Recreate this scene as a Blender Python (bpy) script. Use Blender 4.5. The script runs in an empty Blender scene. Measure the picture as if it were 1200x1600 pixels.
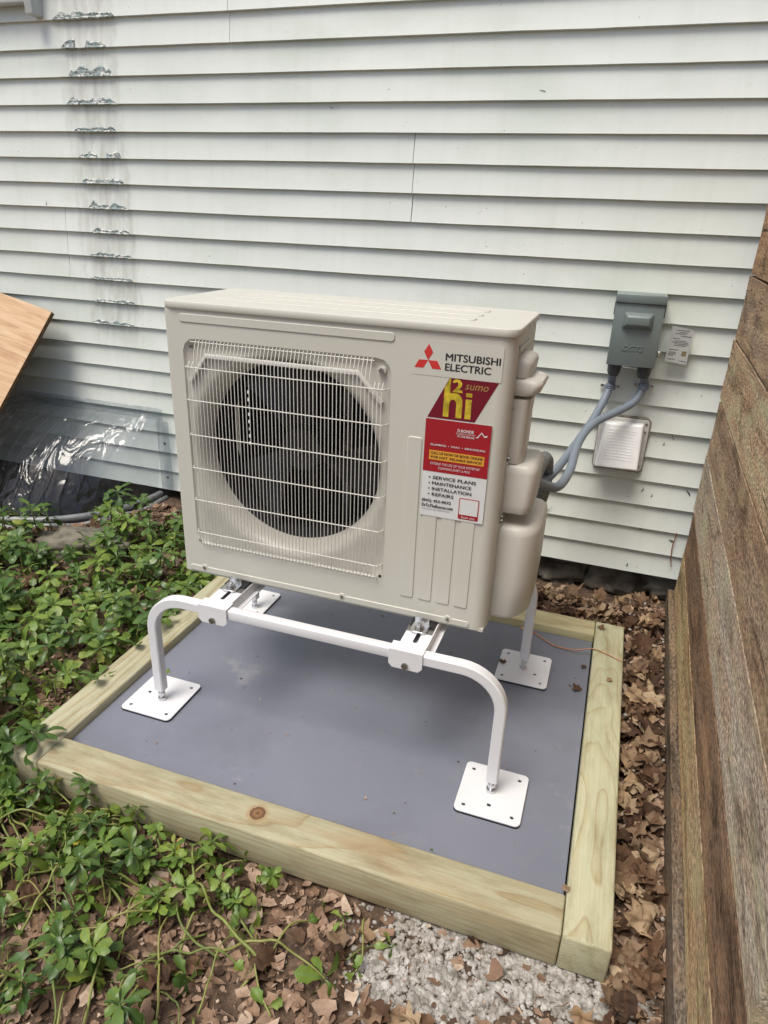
import bpy, bmesh, math, random
import numpy as np
from mathutils import Matrix, Vector, Euler, noise as mnoise

rnd = random.Random(11)
R = math.radians
PI = math.pi
scene = bpy.context.scene
COL = scene.collection

# ------------------------------------------------------------------ camera
cam_d = bpy.data.cameras.new("camera")
cam = bpy.data.objects.new("camera", cam_d)
COL.objects.link(cam)
right = Vector((0.9450031, 0.3249432, 0.0371615))
fwd = Vector((-0.2844112, 0.8725518, -0.3971946))
up = Vector((-0.1614911, 0.3647810, 0.9169817))
m = Matrix.Identity(4)
for i in range(3):
    m[i][0], m[i][1], m[i][2] = right[i], up[i], -fwd[i]
m.translation = Vector((1.16764, -1.59736, 1.29223))
cam.matrix_world = m
cam_d.sensor_fit = 'VERTICAL'
cam_d.sensor_height = 24.0
cam_d.lens = 24.0 * 1069.38 / 1600.0
cam_d.clip_start = 0.02
cam_d.clip_end = 400.0
scene.camera = cam

# ------------------------------------------------------------------ sky, sun, exposure
SUN_EL, SUN_AZ = R(65), R(205)            # azimuth clockwise from +Y: front left of the house wall
world = bpy.data.worlds.new("World")
scene.world = world
world.use_nodes = True
wn = world.node_tree
sky = wn.nodes.new('ShaderNodeTexSky')
sky.sky_type = 'NISHITA'
sky.sun_disc = False
sky.sun_elevation = SUN_EL
sky.sun_rotation = SUN_AZ
sky.air_density = 1.0
sky.dust_density = 3.8
sky.ozone_density = 0.6
bg = wn.nodes['Background']
bg.inputs['Strength'].default_value = 0.085
wn.links.new(sky.outputs[0], bg.inputs['Color'])
sun_d = bpy.data.lights.new("sun", 'SUN')
sun_d.energy = 1.5
sun_d.angle = R(26)
sun_d.color = (1.0, 0.965, 0.88)
sun = bpy.data.objects.new("sun", sun_d)
COL.objects.link(sun)
sd = Vector((math.sin(SUN_AZ) * math.cos(SUN_EL), math.cos(SUN_AZ) * math.cos(SUN_EL), math.sin(SUN_EL)))
sun.rotation_euler = sd.to_track_quat('Z', 'Y').to_euler()
sun.location = (0, -3, 6)
vs = scene.view_settings
vs.view_transform = 'Standard'
vs.look = 'None'
vs.gamma = 1.0
vs.use_curve_mapping = False
vs.exposure = 0.78
scene.cycles.use_denoising = True
scene.cycles.max_bounces = 8
scene.cycles.transparent_max_bounces = 16

# ------------------------------------------------------------------ helpers
def put(o, parent=None):
    COL.objects.link(o)
    if parent is not None:
        o.parent = parent
    return o

def tag(o, label=None, cat=None, group=None, kind=None):
    if label: o['label'] = label
    if cat: o['category'] = cat
    if group: o['group'] = group
    if kind: o['kind'] = kind
    return o

def empty(name, loc=(0, 0, 0), label=None, cat=None, group=None):
    o = bpy.data.objects.new(name, None)
    o.empty_display_size = 0.05
    put(o)
    o.location = loc
    return tag(o, label, cat, group)

def link_mesh(name, me, mat, parent=None, smooth=False):
    if mat is not None:
        me.materials.clear()
        me.materials.append(mat)
    if smooth:
        me.polygons.foreach_set('use_smooth', [True] * len(me.polygons))
    return put(bpy.data.objects.new(name, me), parent)

class MB:
    def __init__(s):
        s.v, s.f = [], []
    def add(s, v, f):
        n = len(s.v)
        s.v += [tuple(p) for p in v]
        s.f += [tuple(i + n for i in q) for q in f]
        return s
    def box(s, x0, x1, y0, y1, z0, z1):
        v = [(x, y, z) for z in (z0, z1) for y in (y0, y1) for x in (x0, x1)]
        return s.add(v, [(0, 2, 3, 1), (4, 5, 7, 6), (0, 1, 5, 4), (2, 6, 7, 3), (0, 4, 6, 2), (1, 3, 7, 5)])
    def tube(s, path, rad, n=8, cap=True):
        P = [Vector(p) for p in path]
        rads = rad if isinstance(rad, (list, tuple)) else [rad] * len(P)
        rings = []
        t0 = (P[1] - P[0]).normalized()
        nrm = t0.orthogonal().normalized()
        for i, p in enumerate(P):
            t = (P[min(i + 1, len(P) - 1)] - P[max(i - 1, 0)]).normalized()
            nrm = (nrm - t * nrm.dot(t)).normalized()
            b = t.cross(nrm)
            rings.append([p + (nrm * math.cos(2 * PI * k / n) + b * math.sin(2 * PI * k / n)) * rads[i] for k in range(n)])
        v = [q for r_ in rings for q in r_]
        f = [(i * n + k, i * n + (k + 1) % n, (i + 1) * n + (k + 1) % n, (i + 1) * n + k) for i in range(len(P) - 1) for k in range(n)]
        if cap:
            f += [tuple(reversed(range(n))), tuple(range((len(P) - 1) * n, len(P) * n))]
        return s.add(v, f)
    def sweep(s, path, prof, side):
        """profile (a, b) swept along path; a along `side`, b along side x tangent"""
        P = [Vector(p) for p in path]
        side = Vector(side).normalized()
        n = len(prof)
        v = []
        for i, p in enumerate(P):
            t = (P[min(i + 1, len(P) - 1)] - P[max(i - 1, 0)]).normalized()
            b = side.cross(t).normalized()
            v += [p + side * a + b * c for a, c in prof]
        f = [(i * n + k, i * n + (k + 1) % n, (i + 1) * n + (k + 1) % n, (i + 1) * n + k) for i in range(len(P) - 1) for k in range(n)]
        f += [tuple(reversed(range(n))), tuple(range((len(P) - 1) * n, len(P) * n))]
        return s.add(v, f)
    def cyl(s, c, r0, h, axis='z', n=16, r1=None):
        r1 = r0 if r1 is None else r1
        c = Vector(c)
        d = {'x': Vector((1, 0, 0)), 'y': Vector((0, 1, 0)), 'z': Vector((0, 0, 1))}[axis]
        return s.tube([c, c + d * h], [r0, r1], n)
    def mesh(s, name):
        me = bpy.data.meshes.new(name)
        me.from_pydata(s.v, [], s.f)
        bm = bmesh.new(); bm.from_mesh(me)
        bmesh.ops.recalc_face_normals(bm, faces=bm.faces)
        bm.to_mesh(me); bm.free()
        return me
    def build(s, name, mat, parent=None, smooth=False, bevel=0, seg=2, sharp=50):
        me = s.mesh(name)
        if bevel:
            bm = bmesh.new(); bm.from_mesh(me)
            ed = [e for e in bm.edges if len(e.link_faces) == 2 and e.calc_face_angle() > R(35)]
            bmesh.ops.bevel(bm, geom=ed, offset=bevel, segments=seg, affect='EDGES', profile=0.5, clamp_overlap=True)
            bm.to_mesh(me); bm.free()
        o = link_mesh(name, me, mat, parent, smooth)
        if smooth or bevel:
            try:
                me.polygons.foreach_set('use_smooth', [True] * len(me.polygons))
                me.set_sharp_from_angle(angle=R(sharp))
            except Exception:
                pass
        return o

def rrect(x0, x1, y0, y1, r, n=6):
    pts = []
    for cx, cy, a0 in ((x1 - r, y1 - r, 0), (x0 + r, y1 - r, 90), (x0 + r, y0 + r, 180), (x1 - r, y0 + r, 270)):
        for k in range(n + 1):
            a = R(a0 + 90 * k / n)
            pts.append((cx + r * math.cos(a), cy + r * math.sin(a)))
    return pts

def circle(cx, cy, r, n=16):
    return [(cx + r * math.cos(2 * PI * k / n), cy + r * math.sin(2 * PI * k / n)) for k in range(n)]

def plate_mesh(name, loops, thick, bevel=0.0):
    """flat plate in XY with holes, centred on z = 0"""
    cu = bpy.data.curves.new(name, 'CURVE')
    cu.dimensions = '2D'
    cu.fill_mode = 'BOTH'
    cu.extrude = thick / 2 - bevel
    cu.bevel_depth = bevel
    cu.bevel_resolution = 1
    for lp in loops:
        sp = cu.splines.new('POLY')
        sp.points.add(len(lp) - 1)
        for p, q in zip(sp.points, lp):
            p.co = (q[0], q[1], 0, 1)
        sp.use_cyclic_u = True
    o = bpy.data.objects.new(name, cu)
    COL.objects.link(o)
    dg = bpy.context.evaluated_depsgraph_get()
    me = bpy.data.meshes.new_from_object(o.evaluated_get(dg))
    bpy.data.objects.remove(o)
    return me

M_FRONT = Matrix(((1, 0, 0, 0), (0, 0, -1, 0), (0, 1, 0, 0), (0, 0, 0, 1)))   # XY plate -> XZ facing -Y

def plate(name, loops, thick, mat, parent, M=None, bevel=0.0):
    me = plate_mesh(name, loops, thick, bevel)
    if M is not None:
        me.transform(M)
    return link_mesh(name, me, mat, parent)

def text_part(name, s, box, y, mat, parent, bold=0.0, shear=0.0, spacing=1.0):
    """lettering fitted to box = (x0, x1, z0, z1) on a plane facing -Y; bold widens the strokes"""
    cu = bpy.data.curves.new(name, 'FONT')
    cu.body = s
    cu.size = 1.0
    cu.shear = shear
    cu.space_character = spacing
    cu.resolution_u = 3
    o = bpy.data.objects.new(name, cu)
    COL.objects.link(o)
    dg = bpy.context.evaluated_depsgraph_get()
    me = bpy.data.meshes.new_from_object(o.evaluated_get(dg))
    bpy.data.objects.remove(o)
    co = np.array([v.co[:] for v in me.vertices])
    fs = [tuple(p.vertices) for p in me.polygons]
    bpy.data.meshes.remove(me)
    lo, hi = co.min(0), co.max(0)
    x0, x1, z0, z1 = box
    d = bold * (z1 - z0)
    sx, sz = (x1 - x0 - d) / (hi[0] - lo[0]), (z1 - z0 - d * .5) / (hi[1] - lo[1])
    mb = MB()
    for k, (ax, az) in enumerate(((0, 0), (1, 0), (.5, .5), (.5, 0)) if bold else ((0, 0),)):
        mb.add([(x0 + ax * d + (p[0] - lo[0]) * sx, y - k * 4e-5, z0 + az * d + (p[1] - lo[1]) * sz) for p in co], fs)
    me = bpy.data.meshes.new(name)
    me.from_pydata(mb.v, [], mb.f)
    return link_mesh(name, me, mat, parent)

# ------------------------------------------------------------------ materials
def nt_mat(name):
    mt = bpy.data.materials.new(name)
    mt.use_nodes = True
    nt = mt.node_tree
    return mt, nt, nt.nodes['Principled BSDF']

def N(nt, typ, **kw):
    n = nt.nodes.new(typ)
    for k, v in kw.items():
        if k in n.inputs.keys():
            n.inputs[k].default_value = v
        else:
            setattr(n, k, v)
    return n

def L(nt, a, b):
    nt.links.new(a, b)

def coords(nt, kind='Object', scale=(1, 1, 1), loc=(0, 0, 0)):
    mp = N(nt, 'ShaderNodeMapping')
    mp.inputs['Scale'].default_value = scale
    mp.inputs['Location'].default_value = loc
    if kind == 'World':
        L(nt, N(nt, 'ShaderNodeNewGeometry').outputs['Position'], mp.inputs[0])
    else:
        L(nt, N(nt, 'ShaderNodeTexCoord').outputs[kind], mp.inputs[0])
    return mp.outputs[0]

def noise(nt, vec, scale, detail=4, rough=0.55, dist=0.0):
    n = N(nt, 'ShaderNodeTexNoise')
    n.inputs['Scale'].default_value = scale
    n.inputs['Detail'].default_value = detail
    n.inputs['Roughness'].default_value = rough
    n.inputs['Distortion'].default_value = dist
    L(nt, vec, n.inputs['Vector'])
    return n.outputs['Fac']

def ramp(nt, fac, stops):
    r = N(nt, 'ShaderNodeValToRGB')
    el = r.color_ramp.elements
    while len(el) < len(stops):
        el.new(0.5)
    for e, (p, c) in zip(el, stops):
        e.position = p
        e.color = (*c, 1) if len(c) == 3 else c
    L(nt, fac, r.inputs[0])
    return r.outputs[0]

def mth(nt, op, a, b=None):
    n = N(nt, 'ShaderNodeMath', operation=op)
    for i, x in enumerate((a, b)):
        if x is None: continue
        if isinstance(x, (int, float)): n.inputs[i].default_value = x
        else: L(nt, x, n.inputs[i])
    return n.outputs[0]

def mixc(nt, fac, a, b, mode='MIX'):
    n = N(nt, 'ShaderNodeMix', data_type='RGBA', blend_type=mode)
    for sock, x in ((n.inputs[0], fac), (n.inputs[6], a), (n.inputs[7], b)):
        if isinstance(x, (int, float)): sock.default_value = x
        elif isinstance(x, tuple): sock.default_value = (*x, 1) if len(x) == 3 else x
        else: L(nt, x, sock)
    return n.outputs[2]

def bump(nt, bsdf, h, strength=0.3, dist=0.002):
    b = N(nt, 'ShaderNodeBump')
    b.inputs['Strength'].default_value = strength
    b.inputs['Distance'].default_value = dist
    L(nt, h, b.inputs['Height'])
    L(nt, b.outputs[0], bsdf.inputs['Normal'])

def simple(name, col, rough=0.5, metal=0.0, var=0.12, vscale=12, bmp=0.0, bscale=150, rvar=0.1, spec=0.5):
    mt, nt, b = nt_mat(name)
    v = coords(nt, 'World')
    n = noise(nt, v, vscale, 5)
    c0 = tuple(max(0, c * (1 - var)) for c in col)
    c1 = tuple(min(1, c * (1 + var)) for c in col)
    L(nt, ramp(nt, n, [(0.3, c0), (0.7, c1)]), b.inputs['Base Color'])
    b.inputs['Metallic'].default_value = metal
    b.inputs['Specular IOR Level'].default_value = spec
    n2 = noise(nt, v, vscale * 3, 4)
    mr = N(nt, 'ShaderNodeMapRange')
    mr.inputs[3].default_value = max(0.02, rough - rvar)
    mr.inputs[4].default_value = min(1, rough + rvar)
    L(nt, n2, mr.inputs[0])
    L(nt, mr.outputs[0], b.inputs['Roughness'])
    if bmp:
        bump(nt, b, noise(nt, v, bscale, 3), bmp, 0.001)
    return mt

def flat_print(name, col, rough=0.5):
    mt, nt, b = nt_mat(name)
    v = coords(nt, 'World')
    c1 = tuple(c * 0.9 for c in col)
    L(nt, mixc(nt, noise(nt, v, 60, 2), c1, col), b.inputs['Base Color'])
    b.inputs['Roughness'].default_value = rough
    return mt

def wood_rings(name, pale, mid, dark, freq=170, pith=(0.02, -0.07), wob=0.02, rough=0.75, patch=None, seed=0.0, knots=(), patchamt=0.6, tilt=0.0):
    """solid wood: growth rings round a wandering pith that runs along local X"""
    mt, nt, b = nt_mat(name)
    obj = coords(nt, 'Object', (1, 1, 1), (seed, 0, 0))
    sx = N(nt, 'ShaderNodeSeparateXYZ'); L(nt, obj, sx.inputs[0])
    slow = coords(nt, 'Object', (1.3, 5, 5), (seed * 3, 1, 2))
    n1 = noise(nt, slow, 1.6, 2)
    n2 = noise(nt, coords(nt, 'Object', (1.1, 4, 4), (seed * 5, 7, 3)), 1.7, 2)
    a = mth(nt, 'ADD', sx.outputs[1], mth(nt, 'MULTIPLY', mth(nt, 'SUBTRACT', n1, 0.5), wob * 5))
    c = mth(nt, 'ADD', sx.outputs[2], mth(nt, 'MULTIPLY', mth(nt, 'SUBTRACT', n2, 0.5), wob * 5))
    c = mth(nt, 'ADD', c, mth(nt, 'MULTIPLY', sx.outputs[0], tilt))
    a = mth(nt, 'SUBTRACT', a, pith[0]); c = mth(nt, 'SUBTRACT', c, pith[1])
    rr = mth(nt, 'SQRT', mth(nt, 'ADD', mth(nt, 'MULTIPLY', a, a), mth(nt, 'MULTIPLY', c, c)))
    ring = mth(nt, 'FRACT', mth(nt, 'MULTIPLY', rr, freq))
    col = ramp(nt, ring, [(0.0, pale), (0.55, pale), (0.86, mid), (0.95, dark), (1.0, pale)])
    fib = noise(nt, coords(nt, 'Object', (8, 260, 260), (seed, 0, 0)), 1.0, 4)
    col = mixc(nt, 0.35, col, ramp(nt, fib, [(0.3, tuple(x * .72 for x in mid)), (0.7, tuple(min(1, x * 1.1) for x in pale))]))
    if patch:
        pn = noise(nt, coords(nt, 'Object', (1.6, 9, 9), (seed * 2, 4, 4)), 2.4, 5, 0.6)
        pf = ramp(nt, pn, [(0.48, (0, 0, 0)), (0.72, (patchamt,) * 3)])
        col = mixc(nt, pf, col, patch)
    spk = noise(nt, coords(nt, 'Object', (30, 90, 90)), 3.0, 3)
    col = mixc(nt, ramp(nt, spk, [(0.66, (0, 0, 0)), (0.76, (.45,) * 3)]), col, tuple(x * .45 for x in mid))
    for kx, ky, kz, kr in knots:
        d = N(nt, 'ShaderNodeVectorMath', operation='DISTANCE')
        L(nt, N(nt, 'ShaderNodeTexCoord').outputs['Object'], d.inputs[0])
        d.inputs[1].default_value = (kx, ky, kz)
        kd = mth(nt, 'ADD', d.outputs['Value'], mth(nt, 'MULTIPLY', mth(nt, 'SUBTRACT', spk, .5), .006))
        kcol = ramp(nt, mth(nt, 'DIVIDE', kd, kr * 2.2), [(0.0, (.09, .045, .02)), (.2, (.3, .16, .07)), (.34, (.2, .1, .045)), (.45, (.11, .055, .03)), (.52, (.42, .27, .13))])
        kf = ramp(nt, mth(nt, 'DIVIDE', kd, kr * 2.2), [(.45, (1, 1, 1)), (.8, (0, 0, 0))])
        col = mixc(nt, kf, col, kcol)
    dirt = noise(nt, coords(nt, 'Object', (5, 22, 22), (seed * 9, 0, 0)), 1.4, 6, .68)
    col = mixc(nt, 1.0, col, ramp(nt, dirt, [(.30, (.62, .58, .50)), (.52, (.86, .85, .82)), (.75, (.95, .95, .93))]), 'MULTIPLY')
    L(nt, col, b.inputs['Base Color'])
    b.inputs['Roughness'].default_value = rough
    bump(nt, b, mth(nt, 'ADD', fib, mth(nt, 'MULTIPLY', ring, 0.5)), 0.25, 0.0012)
    return mt

def rough_board(name, c_dark, c_mid, c_light, grey, seed, greyamt=0.5):
    """weathered rough-sawn board, grain along local X"""
    mt, nt, b = nt_mat(name)
    g = noise(nt, coords(nt, 'Object', (1.6, 30, 26), (seed, seed, 0)), 1.0, 6, 0.62, 0.6)
    col = ramp(nt, g, [(0.25, c_dark), (0.48, c_mid), (0.75, c_light)])
    broad = noise(nt, coords(nt, 'Object', (1.5, 6, 9), (seed * 1.7, 3, 1)), 1.3, 4, 0.6, 0.8)
    col = mixc(nt, ramp(nt, broad, [(0.45, (0, 0, 0)), (0.62, (greyamt,) * 3)]), col, grey)
    stain = noise(nt, coords(nt, 'Object', (2.2, 10, 12), (seed * 2.3, 9, 1)), 1.2, 5, 0.65, 1.2)
    col = mixc(nt, ramp(nt, stain, [(0.53, (0, 0, 0)), (0.66, (0.85,) * 3)]), col, tuple(x * 0.62 for x in c_dark))
    fine = noise(nt, coords(nt, 'Object', (55, 260, 230), (seed, 0, 0)), 1.0, 4, 0.7)
    col = mixc(nt, 0.8, col, ramp(nt, fine, [(0.32, (.42, .40, .38)), (0.62, (1.18, 1.16, 1.12))]), 'MULTIPLY')
    pit = noise(nt, coords(nt, 'Object', (14, 120, 110), (seed * 4, 0, 0)), 1.0, 3, 0.6)
    col = mixc(nt, ramp(nt, pit, [(0.66, (0, 0, 0)), (0.74, (.8,) * 3)]), col, tuple(x * .3 for x in c_dark))
    gr = noise(nt, coords(nt, 'Object', (70, 190, 190), (seed, 2, 0)), 1.0, 3, 0.75)
    col = mixc(nt, 1.0, col, ramp(nt, gr, [(0.34, (.38, .36, .34)), (0.5, (1.0, 1.0, 1.0)), (0.64, (1.5, 1.47, 1.42))]), 'MULTIPLY')
    crk = noise(nt, coords(nt, 'Object', (2.2, 150, 95), (seed * 11, 0, 0)), 1.0, 2, .5)
    col = mixc(nt, ramp(nt, crk, [(0.69, (0, 0, 0)), (0.715, (.9,) * 3)]), col, (.02, .014, .010))
    warm = noise(nt, coords(nt, 'Object', (3.5, 9, 9), (seed * 7, 0, 3)), 1.6, 4, .6)
    col = mixc(nt, ramp(nt, warm, [(0.5, (0, 0, 0)), (0.68, (.5,) * 3)]), col, tuple(min(.6, x * y) for x, y in zip(c_light, (1.12, 1.0, .84))))
    L(nt, col, b.inputs['Base Color'])
    b.inputs['Roughness'].default_value = 0.9
    b.inputs['Specular IOR Level'].default_value = 0.2
    bump(nt, b, mth(nt, 'ADD', fine, mth(nt, 'ADD', g, mth(nt, 'MULTIPLY', pit, -0.8))), 0.8, 0.004)
    return mt

def siding_material():
    mt, nt, b = nt_mat("siding_paint")
    w = coords(nt, 'World')
    base = ramp(nt, noise(nt, w, 2.2, 5), [(0.3, (.655, .695, .645)), (0.7, (.735, .765, .72))])
    # run-down dirt
    st = noise(nt, coords(nt, 'World', (26, 1, 2.0)), 1.0, 5, 0.6)
    base = mixc(nt, ramp(nt, st, [(0.5, (0, 0, 0)), (0.8, (.17,) * 3)]), base, (.42, .45, .36))
    mil = noise(nt, coords(nt, 'World', (1.4, 1, 3.0), (3, 0, 1)), 1.6, 5, .6)
    base = mixc(nt, ramp(nt, mil, [(0.5, (0, 0, 0)), (0.75, (.35,) * 3)]), base, (.46, .54, .42))
    spk = noise(nt, w, 75, 2, .5)
    base = mixc(nt, ramp(nt, spk, [(0.745, (0, 0, 0)), (0.78, (.6,) * 3)]), base, (.16, .15, .12))
    # stain left where a pipe used to run down the wall
    sx = N(nt, 'ShaderNodeSeparateXYZ'); L(nt, w, sx.inputs[0])
    wob = mth(nt, 'MULTIPLY', mth(nt, 'SUBTRACT', noise(nt, coords(nt, 'World', (1, 1, 14)), 1.5, 3), .5), .05)
    dx = mth(nt, 'ABSOLUTE', mth(nt, 'ADD', mth(nt, 'ADD', sx.outputs[0], 0.865), wob))
    band = ramp(nt, dx, [(0.06, (1, 1, 1)), (0.128, (0.75, .75, .75)), (0.14, (0, 0, 0))])
    low = ramp(nt, mth(nt, 'MULTIPLY', sx.outputs[2], 0.4), [(0.27, (0, 0, 0)), (0.34, (1, 1, 1))])
    dn = ramp(nt, noise(nt, coords(nt, 'World', (30, 1, 7)), 1.0, 5, .65), [(0.36, (0, 0, 0)), (0.72, (.55,) * 3)])
    fac = mixc(nt, 1.0, mixc(nt, 1.0, band, low, 'MULTIPLY'), dn, 'MULTIPLY')
    base = mixc(nt, fac, base, (.30, .28, .23))
    L(nt, base, b.inputs['Base Color'])
    b.inputs['Roughness'].default_value = 0.48
    bump(nt, b, noise(nt, coords(nt, 'World', (6, 30, 60)), 6, 3), 0.06, 0.002)
    return mt

M = {}
M['siding'] = siding_material()
M['beige'] = simple('ivory_paint', (.585, .575, .51), 0.38, var=.03, vscale=3, bmp=.03, bscale=500)
M['beige_plastic'] = simple('ivory_plastic', (.575, .555, .50), 0.42, var=.03, vscale=4, bmp=.08, bscale=600)
M['wire'] = simple('ivory_wire', (.72, .71, .66), 0.35, var=.03)
M['throat'] = simple('fan_shroud', (.53, .51, .45), 0.4, var=.04)
M['dark'] = simple('dark_interior', (.012, .012, .014), 0.55, var=.3)
M['blade'] = simple('fan_plastic', (.016, .0165, .019), 0.45, var=.2)
M['white'] = simple('white_powder_coat', (.74, .74, .76), 0.36, var=.03, vscale=5, bmp=.05, bscale=700)
M['rubber'] = simple('black_rubber', (.02, .02, .022), .7)
M['zinc'] = simple('zinc_plate', (.62, .63, .64), .28, 1.0, var=.2, vscale=40)
M['steel'] = simple('dull_steel', (.35, .34, .33), .4, 1.0, var=.25, vscale=60)
M['deck'] = None
M['gbox'] = simple('grey_enamel', (.165, .20, .195), .34, var=.06, vscale=8, bmp=.08, bscale=400)
M['conduit'] = simple('grey_conduit', (.185, .22, .265), .42, var=.08, vscale=20)
M['darkgrey'] = simple('dark_grey_plastic', (.06, .07, .08), .5)
M['ventwhite'] = simple('white_plastic', (.87, .88, .88), .5, var=.05, vscale=20)
M['ventplate'] = simple('grimy_plastic', (.60, .59, .56), .6, var=.15, vscale=30)
M['sealant'] = simple('old_sealant', (.24, .22, .18), .9, var=.4, vscale=70, bmp=.6, bscale=120)
M['black'] = flat_print('black_print', (.015, .015, .017))
M['redlogo'] = flat_print('red_print', (.62, .035, .03))
M['maroon'] = flat_print('maroon_print', (.17, .008, .022), .3)
M['gold'] = simple('gold_print', (.50, .38, .03), .35, var=.5, vscale=45)
M['dimgold'] = flat_print('dim_gold_print', (.42, .25, .07), .4)
M['stred'] = flat_print('sticker_red', (.36, .014, .022), .35)
M['stwhite'] = flat_print('sticker_white', (.72, .73, .72), .3)
M['styellow'] = flat_print('sticker_yellow', (.75, .36, .04), .4)
M['lilac'] = flat_print('white_lettering', (.74, .72, .72), .4)
M['copper'] = simple('copper_wire', (.45, .22, .13), .4, 0.6, var=.2, vscale=50)
M['foam'] = simple('grey_foam', (.20, .21, .21), .85, var=.55, vscale=150, bmp=.8, bscale=260)
M['foil'] = simple('foil_tape', (.75, .75, .76), .22, 1.0, var=.1, bmp=1.0, bscale=90)
M['stone'] = simple('field_stone', (.13, .12, .10), .9, var=.65, vscale=14, bmp=.9, bscale=45)
M['rock'] = simple('grey_rock', (.17, .155, .12), .95, var=.45, vscale=25, bmp=1.0, bscale=90)
M['light_block'] = simple('light_block_brown', (.10, .09, .07), .9)  # for the boxes added to stop light coming through
M['galv'] = simple('galvanised_lip', (.27, .28, .28), .55, .3, var=.25, vscale=25)
M['card'] = flat_print('paper_card', (.76, .76, .76), .6)
M['tan'] = flat_print('tan_print', (.35, .27, .14), .6)
M['crack'] = simple('dark_gap', (.012, .009, .007), .95)
M['trim'] = simple('window_trim', (.55, .58, .57), .45, var=.1, vscale=10)

# grey sheet inside the timber frame
mt, nt, b = nt_mat('grey_sheet')
w = coords(nt, 'World')
c = ramp(nt, noise(nt, w, 2.5, 4), [(0.3, (.160, .172, .216)), (0.7, (.192, .204, .250))])
c = mixc(nt, ramp(nt, noise(nt, w, 14, 6, .6), [(0.58, (0, 0, 0)), (0.78, (.30,) * 3)]), c, (.27, .265, .27))
c = mixc(nt, ramp(nt, noise(nt, coords(nt, 'World', (1, 1, 1), (4, 2, 0)), 5.5, 7, .7), [(0.61, (0, 0, 0)), (0.70, (.38,) * 3)]), c, (.36, .35, .35))
c = mixc(nt, ramp(nt, noise(nt, coords(nt, 'World', (1, 1, 1), (9, 5, 0)), 3.2, 6, .65), [(0.52, (0, 0, 0)), (0.72, (.35,) * 3)]), c, (.10, .10, .115))
c = mixc(nt, ramp(nt, noise(nt, w, 220, 2), [(0.7, (0, 0, 0)), (0.76, (.5,) * 3)]), c, (.07, .07, .075))
L(nt, c, b.inputs['Base Color'])
b.inputs['Roughness'].default_value = .55
bump(nt, b, noise(nt, w, 240, 3), .12, .001)
M['deck'] = mt

# thin clear plastic of the window-well cover
mt, nt, b = nt_mat('clear_plastic')
nt.nodes.remove(b)
out = nt.nodes['Material Output']
tr = N(nt, 'ShaderNodeBsdfTransparent'); tr.inputs[0].default_value = (.88, .90, .92, 1)
gl = N(nt, 'ShaderNodeBsdfGlossy'); gl.inputs['Roughness'].default_value = .09
df = N(nt, 'ShaderNodeBsdfDiffuse'); df.inputs[0].default_value = (.34, .36, .38, 1)
fr = N(nt, 'ShaderNodeLayerWeight'); fr.inputs['Blend'].default_value = .5
w = coords(nt, 'World')
bp = N(nt, 'ShaderNodeBump'); bp.inputs['Strength'].default_value = .8; bp.inputs['Distance'].default_value = .03
L(nt, noise(nt, coords(nt, 'World', (5, 3, 3)), 2.2, 2, .5, 1.2), bp.inputs['Height'])
L(nt, bp.outputs[0], gl.inputs['Normal']); L(nt, bp.outputs[0], fr.inputs['Normal'])
mx = N(nt, 'ShaderNodeMixShader'); L(nt, mth(nt, 'ADD', mth(nt, 'MULTIPLY', mth(nt, 'POWER', fr.outputs['Facing'], 4.0), .7), .05), mx.inputs[0]); L(nt, tr.outputs[0], mx.inputs[1]); L(nt, gl.outputs[0], mx.inputs[2])
mx2 = N(nt, 'ShaderNodeMixShader')
dirt = ramp(nt, noise(nt, coords(nt, 'World', (9, 3, 3)), 3.0, 6, .7), [(0.45, (.025,) * 3), (0.75, (.10,) * 3)])
L(nt, dirt, mx2.inputs[0]); L(nt, mx.outputs[0], mx2.inputs[1]); L(nt, df.outputs[0], mx2.inputs[2])
L(nt, mx2.outputs[0], out.inputs[0])
M['clear'] = mt
mt, nt, b = nt_mat('sleeve_plastic')
nt.nodes.remove(b)
out = nt.nodes['Material Output']
tr = N(nt, 'ShaderNodeBsdfTransparent'); tr.inputs[0].default_value = (.96, .97, .97, 1)
gl = N(nt, 'ShaderNodeBsdfGlossy'); gl.inputs['Roughness'].default_value = .12
fr = N(nt, 'ShaderNodeLayerWeight'); fr.inputs['Blend'].default_value = .5
mx = N(nt, 'ShaderNodeMixShader'); L(nt, mth(nt, 'ADD', mth(nt, 'MULTIPLY', mth(nt, 'POWER', fr.outputs['Facing'], 4.0), .6), .05), mx.inputs[0]); L(nt, tr.outputs[0], mx.inputs[1]); L(nt, gl.outputs[0], mx.inputs[2])
L(nt, mx.outputs[0], out.inputs[0])
M['sleeve'] = mt

# old sealant torn off the siding
mt, nt, b = nt_mat('torn_caulk')
w = coords(nt, 'World', (1, 1, 2.4))
c = ramp(nt, noise(nt, w, 22, 3, .55), [(0.40, (.68, .70, .67)), (0.45, (.27, .34, .34)), (0.56, (.34, .41, .41)), (0.60, (.70, .71, .68))])
c = mixc(nt, ramp(nt, noise(nt, w, 95, 4, .6), [(0.51, (0, 0, 0)), (0.60, (.9,) * 3)]), c, (.10, .085, .06))
L(nt, c, b.inputs['Base Color']); b.inputs['Roughness'].default_value = .9
bump(nt, b, noise(nt, w, 90, 4), .3, .002)
M['caulk'] = mt

# soil under the litter
mt, nt, b = nt_mat('soil')
w = coords(nt, 'World')
c = ramp(nt, noise(nt, w, 30, 7, .7), [(0.3, (.045, .029, .019)), (0.5, (.12, .077, .050)), (0.7, (.26, .175, .12))])
L(nt, c, b.inputs['Base Color']); b.inputs['Roughness'].default_value = .95
bump(nt, b, noise(nt, w, 80, 5, .7), 1.0, .01)
M['soil'] = mt

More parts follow.
